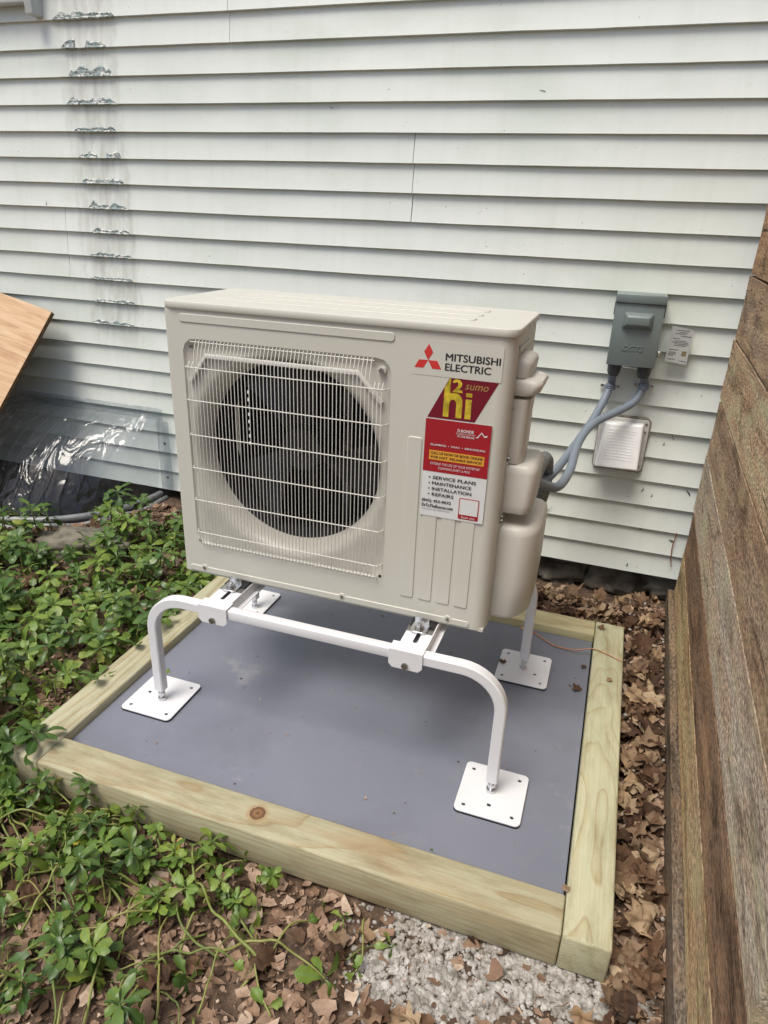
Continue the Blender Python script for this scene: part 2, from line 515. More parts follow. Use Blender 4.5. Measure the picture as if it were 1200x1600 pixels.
def random_tint(name, stops, rough, trans=0.0, spec=.4, veins=None, spots=None):
    """each copy takes its own tint from its Object Info random number"""
    mt, nt, b = nt_mat(name)
    oi = N(nt, 'ShaderNodeObjectInfo')
    col = ramp(nt, oi.outputs['Random'], stops)
    o = coords(nt, 'Object')
    col = mixc(nt, .55, col, ramp(nt, noise(nt, o, 55, 4), [(0.3, (.62, .62, .6)), (0.7, (1.22, 1.2, 1.15))]), 'MULTIPLY')
    if veins:
        sx = N(nt, 'ShaderNodeSeparateXYZ'); L(nt, N(nt, 'ShaderNodeTexCoord').outputs['Object'], sx.inputs[0])
        col = mixc(nt, ramp(nt, mth(nt, 'ABSOLUTE', sx.outputs[1]), [(0.0, (.6,) * 3), (0.0016, (0, 0, 0))]), col, veins)
    if spots:
        col = mixc(nt, ramp(nt, noise(nt, o, 120, 3), [(0.62, (0, 0, 0)), (0.72, (.6,) * 3)]), col, spots)
    L(nt, col, b.inputs['Base Color'])
    b.inputs['Roughness'].default_value = rough
    b.inputs['Specular IOR Level'].default_value = spec
    bump(nt, b, noise(nt, o, 90, 3), .25, .0015)
    if trans:
        out = nt.nodes['Material Output']
        tl = N(nt, 'ShaderNodeBsdfTranslucent'); L(nt, col, tl.inputs[0])
        mx = N(nt, 'ShaderNodeMixShader'); mx.inputs[0].default_value = trans
        L(nt, b.outputs[0], mx.inputs[1]); L(nt, tl.outputs[0], mx.inputs[2]); L(nt, mx.outputs[0], out.inputs[0])
    return mt

M['leaf_dark'] = random_tint('dark_leaf', [(0, (.045, .098, .019)), (.5, (.082, .155, .028)), (1, (.145, .220, .038))], .36, .2, .5, (.10, .19, .06))
M['leaf_mid'] = random_tint('mid_leaf', [(0, (.095, .175, .028)), (.5, (.165, .260, .042)), (1, (.260, .345, .058))], .4, .25, .45, (.16, .27, .09))
M['leaf_light'] = random_tint('young_leaf', [(0, (.17, .29, .055)), (.6, (.26, .37, .075)), (.93, (.30, .34, .07)), (1, (.5, .36, .03))], .45, .3, .4, (.3, .4, .14))
M['stem'] = random_tint('green_stem', [(0, (.14, .19, .05)), (.6, (.25, .29, .08)), (1, (.30, .26, .09))], .5, 0, .4)
M['dry'] = random_tint('dry_leaf', [(0, (.065, .038, .025)), (.25, (.12, .066, .040)), (.5, (.20, .118, .070)), (.7, (.25, .175, .115)), (.85, (.36, .24, .14)), (1, (.48, .37, .25))], .8, .12, .25, (.10, .055, .03), (.05, .03, .02))
mt, nt, b = nt_mat('litter')
w = coords(nt, 'World')
at = N(nt, 'ShaderNodeAttribute', attribute_name='tint')
c = ramp(nt, at.outputs['Fac'], [(0.0, (.07, .043, .028)), (0.25, (.17, .105, .068)), (0.55, (.31, .205, .14)), (0.8, (.44, .325, .24)), (1.0, (.56, .46, .35))])
c = mixc(nt, .5, c, ramp(nt, noise(nt, w, 160, 3), [(.3, (.6, .6, .6)), (.7, (1.25, 1.2, 1.2))]), 'MULTIPLY')
L(nt, c, b.inputs['Base Color']); b.inputs['Roughness'].default_value = .85; b.inputs['Specular IOR Level'].default_value = .2
M['litter'] = mt
mt, nt, b = nt_mat('white_gravel')
w = coords(nt, 'World')
c = ramp(nt, noise(nt, w, 60, 2, .5), [(0.3, (.20, .18, .155)), (0.5, (.37, .35, .32)), (0.7, (.54, .52, .49))])
c = mixc(nt, ramp(nt, noise(nt, w, 9, 4, .6), [(.52, (0, 0, 0)), (.75, (.5,) * 3)]), c, (.25, .19, .14))
L(nt, c, b.inputs['Base Color']); b.inputs['Roughness'].default_value = .8
M['gravel'] = mt

# ------------------------------------------------------------------ ground
WELL = (-1.24, 0.88, 0.50, 0.50)          # centre x, y and half axes of the window well

def well_q(x, y):
    return ((x - WELL[0]) / WELL[2]) ** 2 + ((y - WELL[1]) / WELL[3]) ** 2

def sm(a, b, t):
    t = max(0.0, min(1.0, (t - a) / (b - a)))
    return t * t * (3 - 2 * t)

def ground_z(x, y):
    if not (-4 < x < 4 and -4 < y < 2):
        return -0.02
    z = 0.014 * mnoise.noise((x * 5, y * 5, 0)) + 0.007 * mnoise.noise((x * 17, y * 17, 3)) - 0.004
    z += 0.055 * sm(-0.25, -0.75, x) * sm(-0.2, 0.4, y)
    z += 0.012 * sm(0.48, 0.62, y) * sm(1.0, 1.2, x) * (1 - sm(.70, .80, y)) - .035 * sm(.72, .84, y) * sm(-.3, .3, x)
    # keep the soil under the timber frame
    if -0.12 < x < 1.40 and -0.74 < y < 0.53:
        d = min(x + 0.12, 1.40 - x, y + 0.74, 0.53 - y)
        z = z * (1 - sm(0, .06, d)) - 0.012 * sm(0, .06, d)
    if x > 1.36:
        z = min(z, .004) + .012
    q = well_q(x, y)
    if q < 1.0:
        z = -0.55
    elif q < 1.5:
        z = z * sm(1.0, 1.5, q) + 0.045 * (1 - sm(1.0, 1.5, q))
    return z

def axis(lo, hi, step, far):
    a = list(np.arange(lo, hi + step / 2, step))
    ext, d = [], step
    x = hi
    while x < far:
        d *= 1.5; x += d; ext.append(x)
    neg, d, x = [], step, lo
    while x > -far:
        d *= 1.5; x -= d; neg.append(x)
    return neg[::-1] + a + ext
gx, gy = axis(-2.0, 1.9, .022, 130), axis(-1.3, 1.02, .022, 130)
gv = [(x, y, ground_z(x, y)) for y in gy for x in gx]
nx = len(gx)
gf = [(j * nx + i, j * nx + i + 1, (j + 1) * nx + i + 1, (j + 1) * nx + i) for j in range(len(gy) - 1) for i in range(nx - 1)]
me = bpy.data.meshes.new('ground'); me.from_pydata(gv, [], gf)
tag(link_mesh('ground', me, M['soil'], None, True), 'brown soil around the timber frame and along the house', 'ground', None, 'structure')

# ------------------------------------------------------------------ house: siding, foundation, window
YW = 0.88
EXP = 0.0905
Z0 = 0.098
house = empty('house', (0, YW, 0), 'house wall of pale horizontal lap siding over a dark stone foundation', 'house')

def siding_board(n, x0, x1, proud=0.0):
    zb = Z0 + n * EXP
    prof = [(0.0015, EXP + 0.012), (-0.0040, EXP * .6), (-0.0118, 0.0040), (-0.0126, 0.0014), (-0.0116, 0.0), (0.003, 0.001)]
    k = max(2, int((x1 - x0) / 0.07))
    v, f = [], []
    for i in range(k + 1):
        x = x0 + (x1 - x0) * i / k
        dz = 0.0016 * mnoise.noise((x * 2.1, n * 3.7, 0)) + 0.0007 * mnoise.noise((x * 9, n * 5.1, 4))
        dy = 0.0012 * mnoise.noise((x * 2.7, n * 2.9, 9)) - proud
        for j, (py, pz) in enumerate(prof):
            v.append((x, py + (dy if 0 < j < 5 else 0), zb + pz + (dz if 0 < j else 0)))
    p = len(prof)
    for i in range(k):
        for j in range(p - 1):
            f.append((i * p + j, (i + 1) * p + j, (i + 1) * p + j + 1, i * p + j + 1))
    f += [tuple(range(p)), tuple(reversed(range(k * p, k * p + p)))]
    mb = MB(); mb.add(v, f)
    me = mb.mesh('siding_board')
    o = link_mesh('siding_board', me, M['siding'], house)
    for pl in me.polygons:
        pl.use_smooth = len(pl.vertices) == 4
    me.set_sharp_from_angle(angle=R(24))
    return o

joints = {19: [-.262], 20: [-.264], 13: [.419, -1.9], 14: [.418], 15: [.416], 10: [-1.078], 11: [-1.072], 12: [-1.066], 8: [1.86], 5: [-.30], 6: [.62], 3: [.30], 17: [-1.6], 23: [.5]}
for n in range(0, 36):
    xs = [-4.0] + sorted(joints.get(n, [])) + [3.0]
    for i in range(len(xs) - 1):
        a, c = xs[i], xs[i + 1]
        siding_board(n, a + (0.0 if i == 0 else 0.0013), c - (0.0 if i == len(xs) - 2 else 0.0013), 0.0012 if i % 2 else 0.0)
MB().box(-4, 3, .005, .25, .10, 3.4).build('wall_light_block', M['light_block'], house)  # box added behind the siding to block light
found = MB().box(-4, 3, .115, .25, -.7, .105).build('foundation', M['stone'], house)

def lumpy(rx, ry, rz, seed, sub=2, amp=.25, fq=2.2):
    bm = bmesh.new()
    bmesh.ops.create_icosphere(bm, subdivisions=sub, radius=1.0)
    for vv in bm.verts:
        p = vv.co.normalized()
        k = 1 + amp * mnoise.noise(p * fq + Vector((seed * 3.1, seed, 0))) + amp * .4 * mnoise.noise(p * fq * 3 + Vector((0, seed * 2, 0)))
        bx = Vector((math.copysign(abs(p.x) ** .6, p.x), math.copysign(abs(p.y) ** .6, p.y), math.copysign(abs(p.z) ** .6, p.z)))
        vv.co = Vector((bx.x * rx, bx.y * ry, bx.z * rz)) * k
    me = bpy.data.meshes.new('stone'); bm.to_mesh(me); bm.free()
    return me
x = -.55
i = 0
while x < 1.7:
    wd = rnd.uniform(.16, .30)
    me = lumpy(wd * .5, .05, rnd.uniform(.05, .075), i, 4, .38, 2.8)
    o = link_mesh('stone', me, M['stone'], found, True)
    o.location = (x + wd / 2, .085, rnd.uniform(.015, .04))
    o.rotation_euler = (0, rnd.uniform(-.12, .12), rnd.uniform(-.1, .1))
    x += wd * .96; i += 1

# window corner above
win = MB().box(-2.3, -1.062, -.05, .02, 1.957, 1.985).box(-2.3, -1.10, -.035, .02, 1.986, 2.06).build('window_sill', M['trim'], house, bevel=.003)
MB().box(-1.072, -1.038, -.062, .02, 1.918, 3.2).build('window_casing', M['trim'], house, bevel=.003)
MB().box(-2.3, -1.105, .006, .02, 2.06, 3.2).build('window_pane', simple('window_glass', (.03, .035, .04), .08), house)

# torn sealant left on the lap edges
marks = [(-.993, -.734, 20, .028), (-.966, -.766, 19, .022), (-.947, -.756, 18, .024), (-.975, -.754, 17, .022), (-.967, -.758, 16, .022), (-.948, -.750, 15, .02),
         (-.964, -.747, 14, .024), (-.948, -.750, 13, .022), (-.949, -.740, 12, .02), (-.967, -.745, 11, .018), (-.965, -.747, 10, .016), (-.967, -.759, 9, .014), (-.991, -.773, 8, .014)]
for a, c, n, h in marks:
    zb = Z0 + n * EXP
    k = 56
    v, f = [], []
    rnd_h = rnd.uniform(1.1, 2.0); a += rnd.uniform(-.012, .012); c += rnd.uniform(-.012, .012)
    gap = (rnd.uniform(.3, .45), rnd.uniform(.55, .7)) if n in (19, 15) else None
    for i in range(k + 1):
        t = i / k
        env = min(1, t * 9, (1 - t) * 9) ** .6
        hh = rnd_h * h * env * (0.42 + 0.75 * abs(mnoise.noise((t * 3.6, n * 2.3, 1))) + .35 * max(0, mnoise.noise((t * 10, n, 2))))
        if gap and gap[0] < t < gap[1]: hh = .0008
        hh = max(.0008, hh)
        dn = .004 * env * (0.3 + abs(mnoise.noise((t * 13, n, 7))))
        x = a + (c - a) * t
        jit = lambda q: .0016 * mnoise.noise((t * 30, n, q))
        yb = lambda z: -.0128 + max(0, z) * .15
        th = .0045 * env * (0.5 + abs(mnoise.noise((t * 9, n, 5)))) + .0006
        v += [(x, yb(hh) + .0005, zb + hh), (x, yb(hh * .8) - th + jit(1), zb + hh * .82), (x, yb(hh * .4) - th * .45 + jit(2), zb + hh * .4), (x, yb(0) - th + jit(3), zb + .001), (x, -.0126 - th * .4, zb - dn), (x, -.0090, zb - dn * .6)]
    for i in range(k):
        for j in range(5):
            f.append((i * 6 + j, (i + 1) * 6 + j, (i + 1) * 6 + j + 1, i * 6 + j + 1))
    mb = MB(); mb.add(v, f)
    mb.build('sealant_remnant', M['caulk'], house)

for (x, z, ln, an, w_) in ((1.02, .37, .05, 1.1, .0012), (1.0, .28, .045, .8, .001), (.99, .20, .035, 1.4, .001), (1.40, .62, .07, 2.1, .0008), (1.33, .42, .015, 1.3, .0014), (1.365, .405, .012, 1.5, .0012), (1.49, .43, .02, 2.3, .0022), (1.47, .245, .016, 2.8, .0022), (1.35, .27, .014, .9, .0015), (1.33, .12, .012, 1.6, .0018), (1.37, .60, .008, 1.5, .0015), (.12, 1.62, .012, 2.8, .001), (.83, 1.66, .02, 2.9, .0009), (-1.15, 1.28, .018, 1.4, .0008)):
    n_ = int((z - Z0) / EXP)
    yo = -.0130 + (z - Z0 - n_ * EXP) * .13 - .0006
    MB().tube([(x, yo, z), (x + math.cos(an) * ln * .5 + .003, yo - .001, z + math.sin(an) * ln * .5), (x + math.cos(an) * ln, yo, z + math.sin(an) * ln)], [w_, w_ * .9, w_ * .4], 5).build('tendril', M['crack'], house)
MB().tube([(1.475, -.015, .285), (1.470, -.017, .23), (1.474, -.016, .18), (1.482, -.017, .15)], [.0016, .0022, .002, .0012], 6).build('dry_stalk', M['copper'], house, True)
# ------------------------------------------------------------------ window well and its clear cover
wellr = empty('window_well', (WELL[0], WELL[1], 0), 'half-round window well with a grey lip against the siding', 'window well')
mb = MB()
v, f = [], []
K = 40
for i in range(K + 1):
    a = PI + PI * i / K
    ca, sa = math.cos(a), math.sin(a)
    for z in [-.6 + .02 * j for j in range(34)]:
        rr = 1.0 + .012 * math.sin(z * 60)
        v.append((WELL[2] * rr * ca, WELL[3] * rr * sa, min(z, .062)))
n = 34
f = [(i * n + j, (i + 1) * n + j, (i + 1) * n + j + 1, i * n + j + 1) for i in range(K) for j in range(n - 1)]
mb.add(v, f); mb.build('liner', M['galv'], wellr, True)
path = [(WELL[2] * 1.01 * math.cos(PI + PI * i / K), WELL[3] * 1.01 * math.sin(PI + PI * i / K) - .002, .066) for i in range(K + 1)]
MB().tube(path, .016, 8).build('lip', M['galv'], wellr, True)
path = [(WELL[2] * 1.07 * math.cos(PI + PI * i / K), WELL[3] * 1.07 * math.sin(PI + PI * i / K) - .002, .046 + .006 * math.sin(i)) for i in range(K + 1)]
MB().tube(path, .012, 8).build('outer_lip', M['galv'], wellr, True)

cov = empty('window_well_cover', (WELL[0], YW, .08), 'clear ribbed plastic cover sloping off the siding over the window well', 'cover')
def cover_pt(u, t):
    """u across -1..1, t 0 at the house wall, 1 at the outer rim"""
    xt, yt, zt = .565 * u, -.030, .372
    q = math.sqrt(max(0, 1 - abs(u) ** 2.2))
    xb, yb, zb = .515 * u, -.03 - .475 * q, .012
    k = t
    bul = math.sin(PI * t) * .055 * q
    rib = 0.0
    if .10 < t < .93:
        ph = (u * 9.0) % 1.0
        e = min(1, (t - .10) / .04, (.93 - t) / .04)
        rib = .0045 * e * (1 if ph < .10 else 0)
    return (xt + (xb - xt) * k, yt + (yb - yt) * k - bul * .55, zt + (zb - zt) * k + bul + rib)
us = sorted(set([-1, 1] + [-1 + 2 * i / 60 for i in range(61)] + [(k + d) / 9.0 for k in range(-9, 9) for d in (0.001, .099, -.012, .112) if abs((k + d) / 9.0) < 1]))
ts = [0, .03, .06, .10, .12, .14] + [.14 + .79 * i / 16 for i in range(1, 17)] + [.95, .97, 1]
v = [cover_pt(u, t) for u in us for t in ts]
n = len(ts)
f = [(i * n + j, (i + 1) * n + j, (i + 1) * n + j + 1, i * n + j + 1) for i in range(len(us) - 1) for j in range(n - 1)]
mb = MB(); mb.add(v, f); mb.build('dome', M['clear'], cov, True)
MB().box(-.575, .575, -.034, -.0285, .352, .405).build('top_flange', M['clear'], cov, bevel=.002)
for s in (-1, 1):
    MB().box(min(s * .54, s * .60), max(s * .54, s * .60), -.034, -.0285, .03, .351).build('side_flange', M['clear'], cov, bevel=.002)
    for z in (.09, .25):
        MB().cyl((s * .578, -.0352, z), .006, -.003, 'y', 10).build('screw', M['steel'], cov)

rock = link_mesh('edge_rock', lumpy(.17, .10, .06, 5, 4, .3), M['rock'], None, True)
rock.location = (-.70, .33, .045); rock.rotation_euler = (0, .1, .55)
tag(rock, 'rough grey-brown rock half buried in front of the window well lip', 'rock')

# ------------------------------------------------------------------ plywood sheet leaning on the house
A = Vector((-1.14, .80, .864))
tdir = Vector((-.975, 0, .22)).normalized()
ddir = Vector((-.082, -.272, -.359)).normalized()
ddir = (ddir - tdir * ddir.dot(tdir)).normalized()
ndir = tdir.cross(ddir).normalized()
if ndir.y > 0: ndir = -ndir
mt, nt, b = nt_mat('plywood_face')
g = noise(nt, coords(nt, 'Object', (3, 26, 26), (1, 0, 0)), 1.2, 5, .6, 1.4)
c = ramp(nt, g, [(.28, (.40, .225, .115)), (.48, (.56, .37, .21)), (.7, (.66, .475, .30))])
g2 = noise(nt, coords(nt, 'Object', (1.5, 5, 5)), 2.0, 3)
c = mixc(nt, ramp(nt, g2, [(.45, (0, 0, 0)), (.7, (.5,) * 3)]), c, (.50, .29, .15))
sp = noise(nt, coords(nt, 'Object', (10, 60, 60)), 1.3, 3)
c = mixc(nt, ramp(nt, sp, [(.68, (0, 0, 0)), (.74, (.8,) * 3)]), c, (.13, .06, .03))
L(nt, c, b.inputs['Base Color']); b.inputs['Roughness'].default_value = .65
bump(nt, b, g, .2, .002)
ply_face = mt
ply_edge = simple('plywood_edge', (.10, .06, .03), .85, var=.5, vscale=60)
ply_mid = simple('plywood_core', (.24, .14, .07), .85, var=.4, vscale=60)
ply = empty('plywood_sheet', A, 'tan plywood sheet leaning against the siding above the window well', 'plywood')
pm = Matrix((tdir, ddir, ndir)).transposed().to_4x4()
ply.rotation_euler = pm.to_euler()
ln = 1.05
sgn = 1
MB().box(0, 1.5, 0, ln, -.003, .0).build('face_veneer', ply_face, ply)
for k in range(5):
    o = MB().box(.0006 * (k % 2), 1.5, .0006 * (k % 2), ln, -.0031 - .0038 * (k + 1), -.0031 - .0038 * k).build('ply_layer', ply_edge if k != 2 else ply_mid, ply)

# ------------------------------------------------------------------ timber frame and grey sheet
PX0, PX1, PY0, PY1, T = -.0541, 1.3345, -.6766, .4721, .089
frame = empty('timber_frame', ((PX0 + PX1) / 2, (PY0 + PY1) / 2, 0), 'low square frame of pale green-yellow treated timbers round the grey sheet', 'timber frame')
fc = Vector(((PX0 + PX1) / 2, (PY0 + PY1) / 2, 0))
pale, mid, dark = (.56, .53, .36), (.46, .39, .23), (.36, .27, .14)
def timber(x, y, length, rot, mat, label=None):
    mb = MB().box(-length / 2, length / 2, -T / 2, T / 2, -T / 2, T / 2)
    o = mb.build('timber', mat, frame, bevel=.0045, seg=2)
    o.location = Vector((x, y, T / 2 + .0005)) - fc
    o.rotation_euler = (0, 0, rot)
    return o
g_ = .0015
tw = [wood_rings('timber_front', (.51, .49, .34), mid, dark, 80, (.015, -.10), .014, .75, (.42, .31, .18), .3, tilt=.02, knots=[(.59 - (PX0 + PX1) / 2, .006, T / 2, .016)], patchamt=.75),
      wood_rings('timber_right', (.57, .56, .39), (.50, .45, .28), (.38, .29, .15), 140, (.004, -.055), .010, .75, (.50, .54, .37), 1.7, tilt=.03),
      wood_rings('timber_left', (.52, .51, .37), mid, dark, 110, (.05, -.09), .008, .75, (.45, .41, .25), 2.9),
      wood_rings('timber_back', (.58, .55, .34), mid, dark, 110, (-.03, -.09), .015, .75, (.45, .36, .22), 4.1)]
timber((PX0 + PX1) / 2, PY0 + T / 2, PX1 - PX0 - 2 * T - 2 * g_, 0, tw[0])
timber(PX1 - T / 2, (PY0 + PY1) / 2, PY1 - PY0, PI / 2, tw[1])
timber(PX0 + T / 2, (PY0 + PY1) / 2, PY1 - PY0, PI / 2, tw[2])
timber((PX0 + PX1) / 2, PY1 - T / 2, PX1 - PX0 - 2 * T - 2 * g_, 0, tw[3])
DZ = .0645
deck = MB().box(PX0 + T + .002, PX1 - T - .004, PY0 + T + .002, PY1 - T - .003, .004, DZ).build('grey_sheet', M['deck'], None, bevel=.001)
tag(deck, 'flat blue-grey sheet laid inside the timber frame under the stand', 'sheet')

# ------------------------------------------------------------------ stacked plank wall on the right
pw = empty('plank_wall', (1.48, 0, 0), 'tall wall of stacked rough-sawn weathered brown planks beside the timber frame', 'plank wall')
SL = .03
zs = [-.10, .105, .262, .42, .62, .80, .99, 1.175, 1.37, 1.56, 1.75]
ends_far = [.775, .76, .745, .765, .745, .76, .735, .715, .70, .69]
ends_near = [-1.9, -1.9, -2.0, -.965, -1.9, -2.0, -1.8, -1.9, -1.9, -1.9]
proud = [.022] + [.003] * 9
pal = [((.055, .045, .036), (.12, .095, .07), (.19, .15, .11), (.12, .115, .105), .5),
       ((.13, .09, .05), (.27, .195, .115), (.36, .275, .17), (.24, .21, .16), .45),
       ((.075, .048, .031), (.17, .113, .073), (.26, .185, .125), (.13, .10, .08), .5),
       ((.13, .10, .075), (.25, .20, .155), (.33, .27, .21), (.27, .25, .225), .8),
       ((.10, .067, .044), (.22, .158, .108), (.32, .245, .175), (.19, .155, .125), .5),
       ((.12, .080, .052), (.25, .178, .12), (.33, .25, .18), (.20, .165, .13), .45),
       ((.10, .068, .046), (.22, .155, .105), (.31, .235, .165), (.16, .135, .115), .6),
       ((.085, .052, .03), (.19, .122, .072), (.28, .195, .125), (.17, .14, .11), .3)]
for i in range(len(zs) - 1):
    y0, y1 = ends_near[i], ends_far[i]
    ln = y1 - y0
    mb = MB()
    k = 40
    v, f = [], []
    for a in range(k + 1):
        s = -ln / 2 + ln * a / k
        z0 = zs[i] + .0030 + .0035 * mnoise.noise((s * 4, i * 7.3, 0)) + .0015 * mnoise.noise((s * 19, i, 3))
        z1 = zs[i + 1] - .0030 + .0025 * mnoise.noise((s * 3, i * 7.3, 5))
        c_ = .0006 * mnoise.noise((s * 2, i * 3.1, 9))
        r_ = .0012
        # local X along the board, local Y towards the frame side (+Y = away from house side face)
        v += [(s, .05, z0), (s, r_ + c_, z0), (s, c_, z0 + r_), (s, c_ + .0015, (z0 + z1) / 2), (s, c_, z1 - r_), (s, r_ + c_, z1), (s, .05, z1)]
    p = 7
    for a in range(k):
        for j in range(p):
            f.append((a * p + j, (a + 1) * p + j, (a + 1) * p + (j + 1) % p, a * p + (j + 1) % p))
    f += [tuple(range(p)), tuple(reversed(range(k * p, k * p + p)))]
    v = [(q[0], q[1], q[2] - (zs[i] + zs[i + 1]) / 2) for q in v]
    mb.add(v, f)
    pc = pal[min(i, 7)] if i < 8 else pal[4 + i % 3]
    kk = [1.6, 2.1, 1.6, 2.2, 1.95, 2.35, 1.95, 2.1][min(i, 7)]
    pc = [tuple(min(.62, q * kk * w3) for q, w3 in zip(c3, (1.07, 1.0, .94))) for c3 in pc[:4]] + [pc[4]]
    o = mb.build('plank', rough_board('plank_wood', *pc[:4], 1.3 * i + .7, pc[4]), pw)
    yc = (y0 + y1) / 2
    # rotate so that local +X runs towards -Y (towards the camera) and local +Y points to +X
    o.rotation_euler = (0, 0, PI / 2 - math.atan(SL))
    o.scale = (1, -1, 1)
    o.location = (1.4766 + SL * yc - proud[i] - 1.48, yc, (zs[i] + zs[i + 1]) / 2)
for y in (.3, -.55, -1.4):
    MB().box(.065 + SL * y, .15 + SL * y, y - .045, y + .045, -.2, 1.72).build('light_block_post', rough_board('post_wood', *pal[2][:4], 9 + y, .4), pw)  # hidden uprights added behind the planks to help block light
for (y, za, zb_) in ((.1, -.1, 1.7),):
    MB().box(.16, .18, -1.8, .74, -.1, 1.7).build('plank_light_block', M['light_block'], pw)  # board added behind the planks to keep light from leaking through

# ------------------------------------------------------------------ outdoor unit
UX, UY, UZ = .1805, -.2409, .4162
UW, UD, UH = .80, .31, .685
unit = empty('outdoor_unit', (UX, UY, UZ), 'ivory outdoor heat pump unit with round fan grille standing on the white metal stand', 'heat pump')
# front panel: rectangle -> rounded-square recess -> bell mouth -> fan throat
RX0, RX1, RZ0, RZ1 = .044, .549, .084, .604
fcx, fcz, FR = .2965, .3445, .2205
LIDZ = .668
def ray_rect(a, x0, x1, z0, z1, r=0):
    dx, dz = math.cos(a), math.sin(a)
    t = 1e9
    if dx > 1e-9: t = min(t, (x1 - fcx) / dx)
    if dx < -1e-9: t = min(t, (x0 - fcx) / dx)
    if dz > 1e-9: t = min(t, (z1 - fcz) / dz)
    if dz < -1e-9: t = min(t, (z0 - fcz) / dz)
    px, pz = fcx + dx * t, fcz + dz * t
    if r:
        cx = min(max(px, x0 + r), x1 - r); cz = min(max(pz, z0 + r), z1 - r)
        if (px < x0 + r or px > x1 - r) and (pz < z0 + r or pz > z1 - r):
            # intersect the ray with the corner circle
            cx = x0 + r if px < x0 + r else x1 - r
            cz = z0 + r if pz < z0 + r else z1 - r
            ox, oz = fcx - cx, fcz - cz
            bq = ox * dx + oz * dz
            t = -bq + math.sqrt(max(0, bq * bq - (ox * ox + oz * oz - r * r)))
            px, pz = fcx + dx * t, fcz + dz * t
    return px, pz
FR_R = .028      # radius of the rounded front right corner
FX0, FX1 = .008, UW - FR_R
angs = sorted(set([2 * PI * i / 144 for i in range(144)] + [math.atan2(z - fcz, x - fcx) % (2 * PI) for x in (FX0, FX1) for z in (.0, LIDZ)]))
outer = [ray_rect(a, FX0, FX1, 0.0, LIDZ) for a in angs]
inner = [ray_rect(a, RX0, RX1, RZ0, RZ1, .032) for a in angs]
n = len(angs)
mb = MB()
mb.add([(x, 0, z) for x, z in outer] + [(x, 0, z) for x, z in inner], [(i, (i + 1) % n, n + (i + 1) % n, n + i) for i in range(n)])
mb.build('front_panel', M['beige'], unit)
rings = []
rings.append([(x, 0.0, z) for x, z in inner])
rings.append([(x + (fcx - x) * .004, .0015, z + (fcz - z) * .004) for x, z in inner])
rings.append([(x + (fcx - x) * .016, .0062, z + (fcz - z) * .016) for x, z in inner])
def depth(s, wdt=.034):
    q = max(0.0, 1 - s / wdt)
    return .0066 + .054 * (1 - math.sqrt(max(0, 1 - q * q)))
for k in range(1, 15):
    t = k / 14
    ring = []
    for a, (x, z) in zip(angs, inner):
        r0 = math.hypot(x - fcx, z - fcz) * .984
        w_ = min(.034, r0 - FR)
        # spend most rings on the curved lip
        r_ = r0 + (FR + w_ - r0) * min(1, t / .25) if t <= .25 else FR + w_ * (1 - (t - .25) / .75) ** 1.6
        ring.append((fcx + r_ * math.cos(a), depth(max(0, r_ - FR), w_) if w_ > .001 else .06, fcz + r_ * math.sin(a)))
    rings.append(ring)
mb = MB()
mb.add([p for r_ in rings for p in r_], [(k * n + i, k * n + (i + 1) % n, (k + 1) * n + (i + 1) % n, (k + 1) * n + i) for k in range(len(rings) - 1) for i in range(n)])
mb.build('fan_shroud', M['throat'], unit, True)
mb = MB()
ring0 = [(fcx + FR * math.cos(a), .0605, fcz + FR * math.sin(a)) for a in angs]
ring1 = [(fcx + FR * .985 * math.cos(a), .10, fcz + FR * .985 * math.sin(a)) for a in angs]
ring2 = [(fcx + FR * 1.04 * math.cos(a), .17, fcz + FR * 1.04 * math.sin(a)) for a in angs]
mb.add(ring0 + ring1 + ring2, [(k * n + i, k * n + (i + 1) % n, (k + 1) * n + (i + 1) % n, (k + 1) * n + i) for k in range(2) for i in range(n)])
mb.build('fan_barrel', M['dark'], unit, True)
# cabinet: left, right and rounded front corners, back frame, bottom
mb = MB()
pl = [(FX0, 0.0)]
for k in range(1, 6):
    a = R(90 * k / 5)
    pl.append((FX0 - .008 * math.sin(a), .008 - .008 * math.cos(a)))
pl.append((0, UD))
v = [(x, y, z) for x, y in pl for z in (0, LIDZ)]
mb.add(v, [(2 * i, 2 * i + 2, 2 * i + 3, 2 * i + 1) for i in range(len(pl) - 1)])
mb.build('left_panel', M['beige'], unit, True)
mb = MB()
pl = [(FX1, 0.0)]
for k in range(1, 9):
    a = R(90 * k / 8)
    pl.append((FX1 + FR_R * math.sin(a), FR_R - FR_R * math.cos(a)))
pl.append((UW, .050))
v = [(x, y, z) for x, y in pl for z in (0, LIDZ)]
mb.add(v, [(2 * i, 2 * i + 2, 2 * i + 3, 2 * i + 1) for i in range(len(pl) - 1)])
mb.build('corner_panel', M['beige'], unit, True)
MB().box(UW - .006, UW - .0015, .0515, UD, .0, LIDZ - .002).build('side_panel', M['beige'], unit)
MB().box(.004, UW - .004, .004, UD, -.004, .004).build('base_pan', M['beige'], unit)
# coil at the back with a narrow slit where daylight shows through between the fins
SX = .0395
MB().box(.006, SX - .0036, .294, .2965, .006, LIDZ).build('coil', M['dark'], unit)
MB().box(SX + .0036, UW - .008, .294, .2965, .006, LIDZ).build('coil', M['dark'], unit)
mb = MB()
z = .02
while z < LIDZ:
    a, c = z, z + .011
    if not (.245 < (a + c) / 2 < .425):
        a, c = z - .0005, z + .0215
    mb.box(SX - .0037, SX + .0037, .2945, .296, a, min(c, LIDZ)); z += .021
mb.build('coil_fins', M['dark'], unit)
MB().box(.585, .592, .07, .284, .006, LIDZ - .004).build('partition', M['dark'], unit)
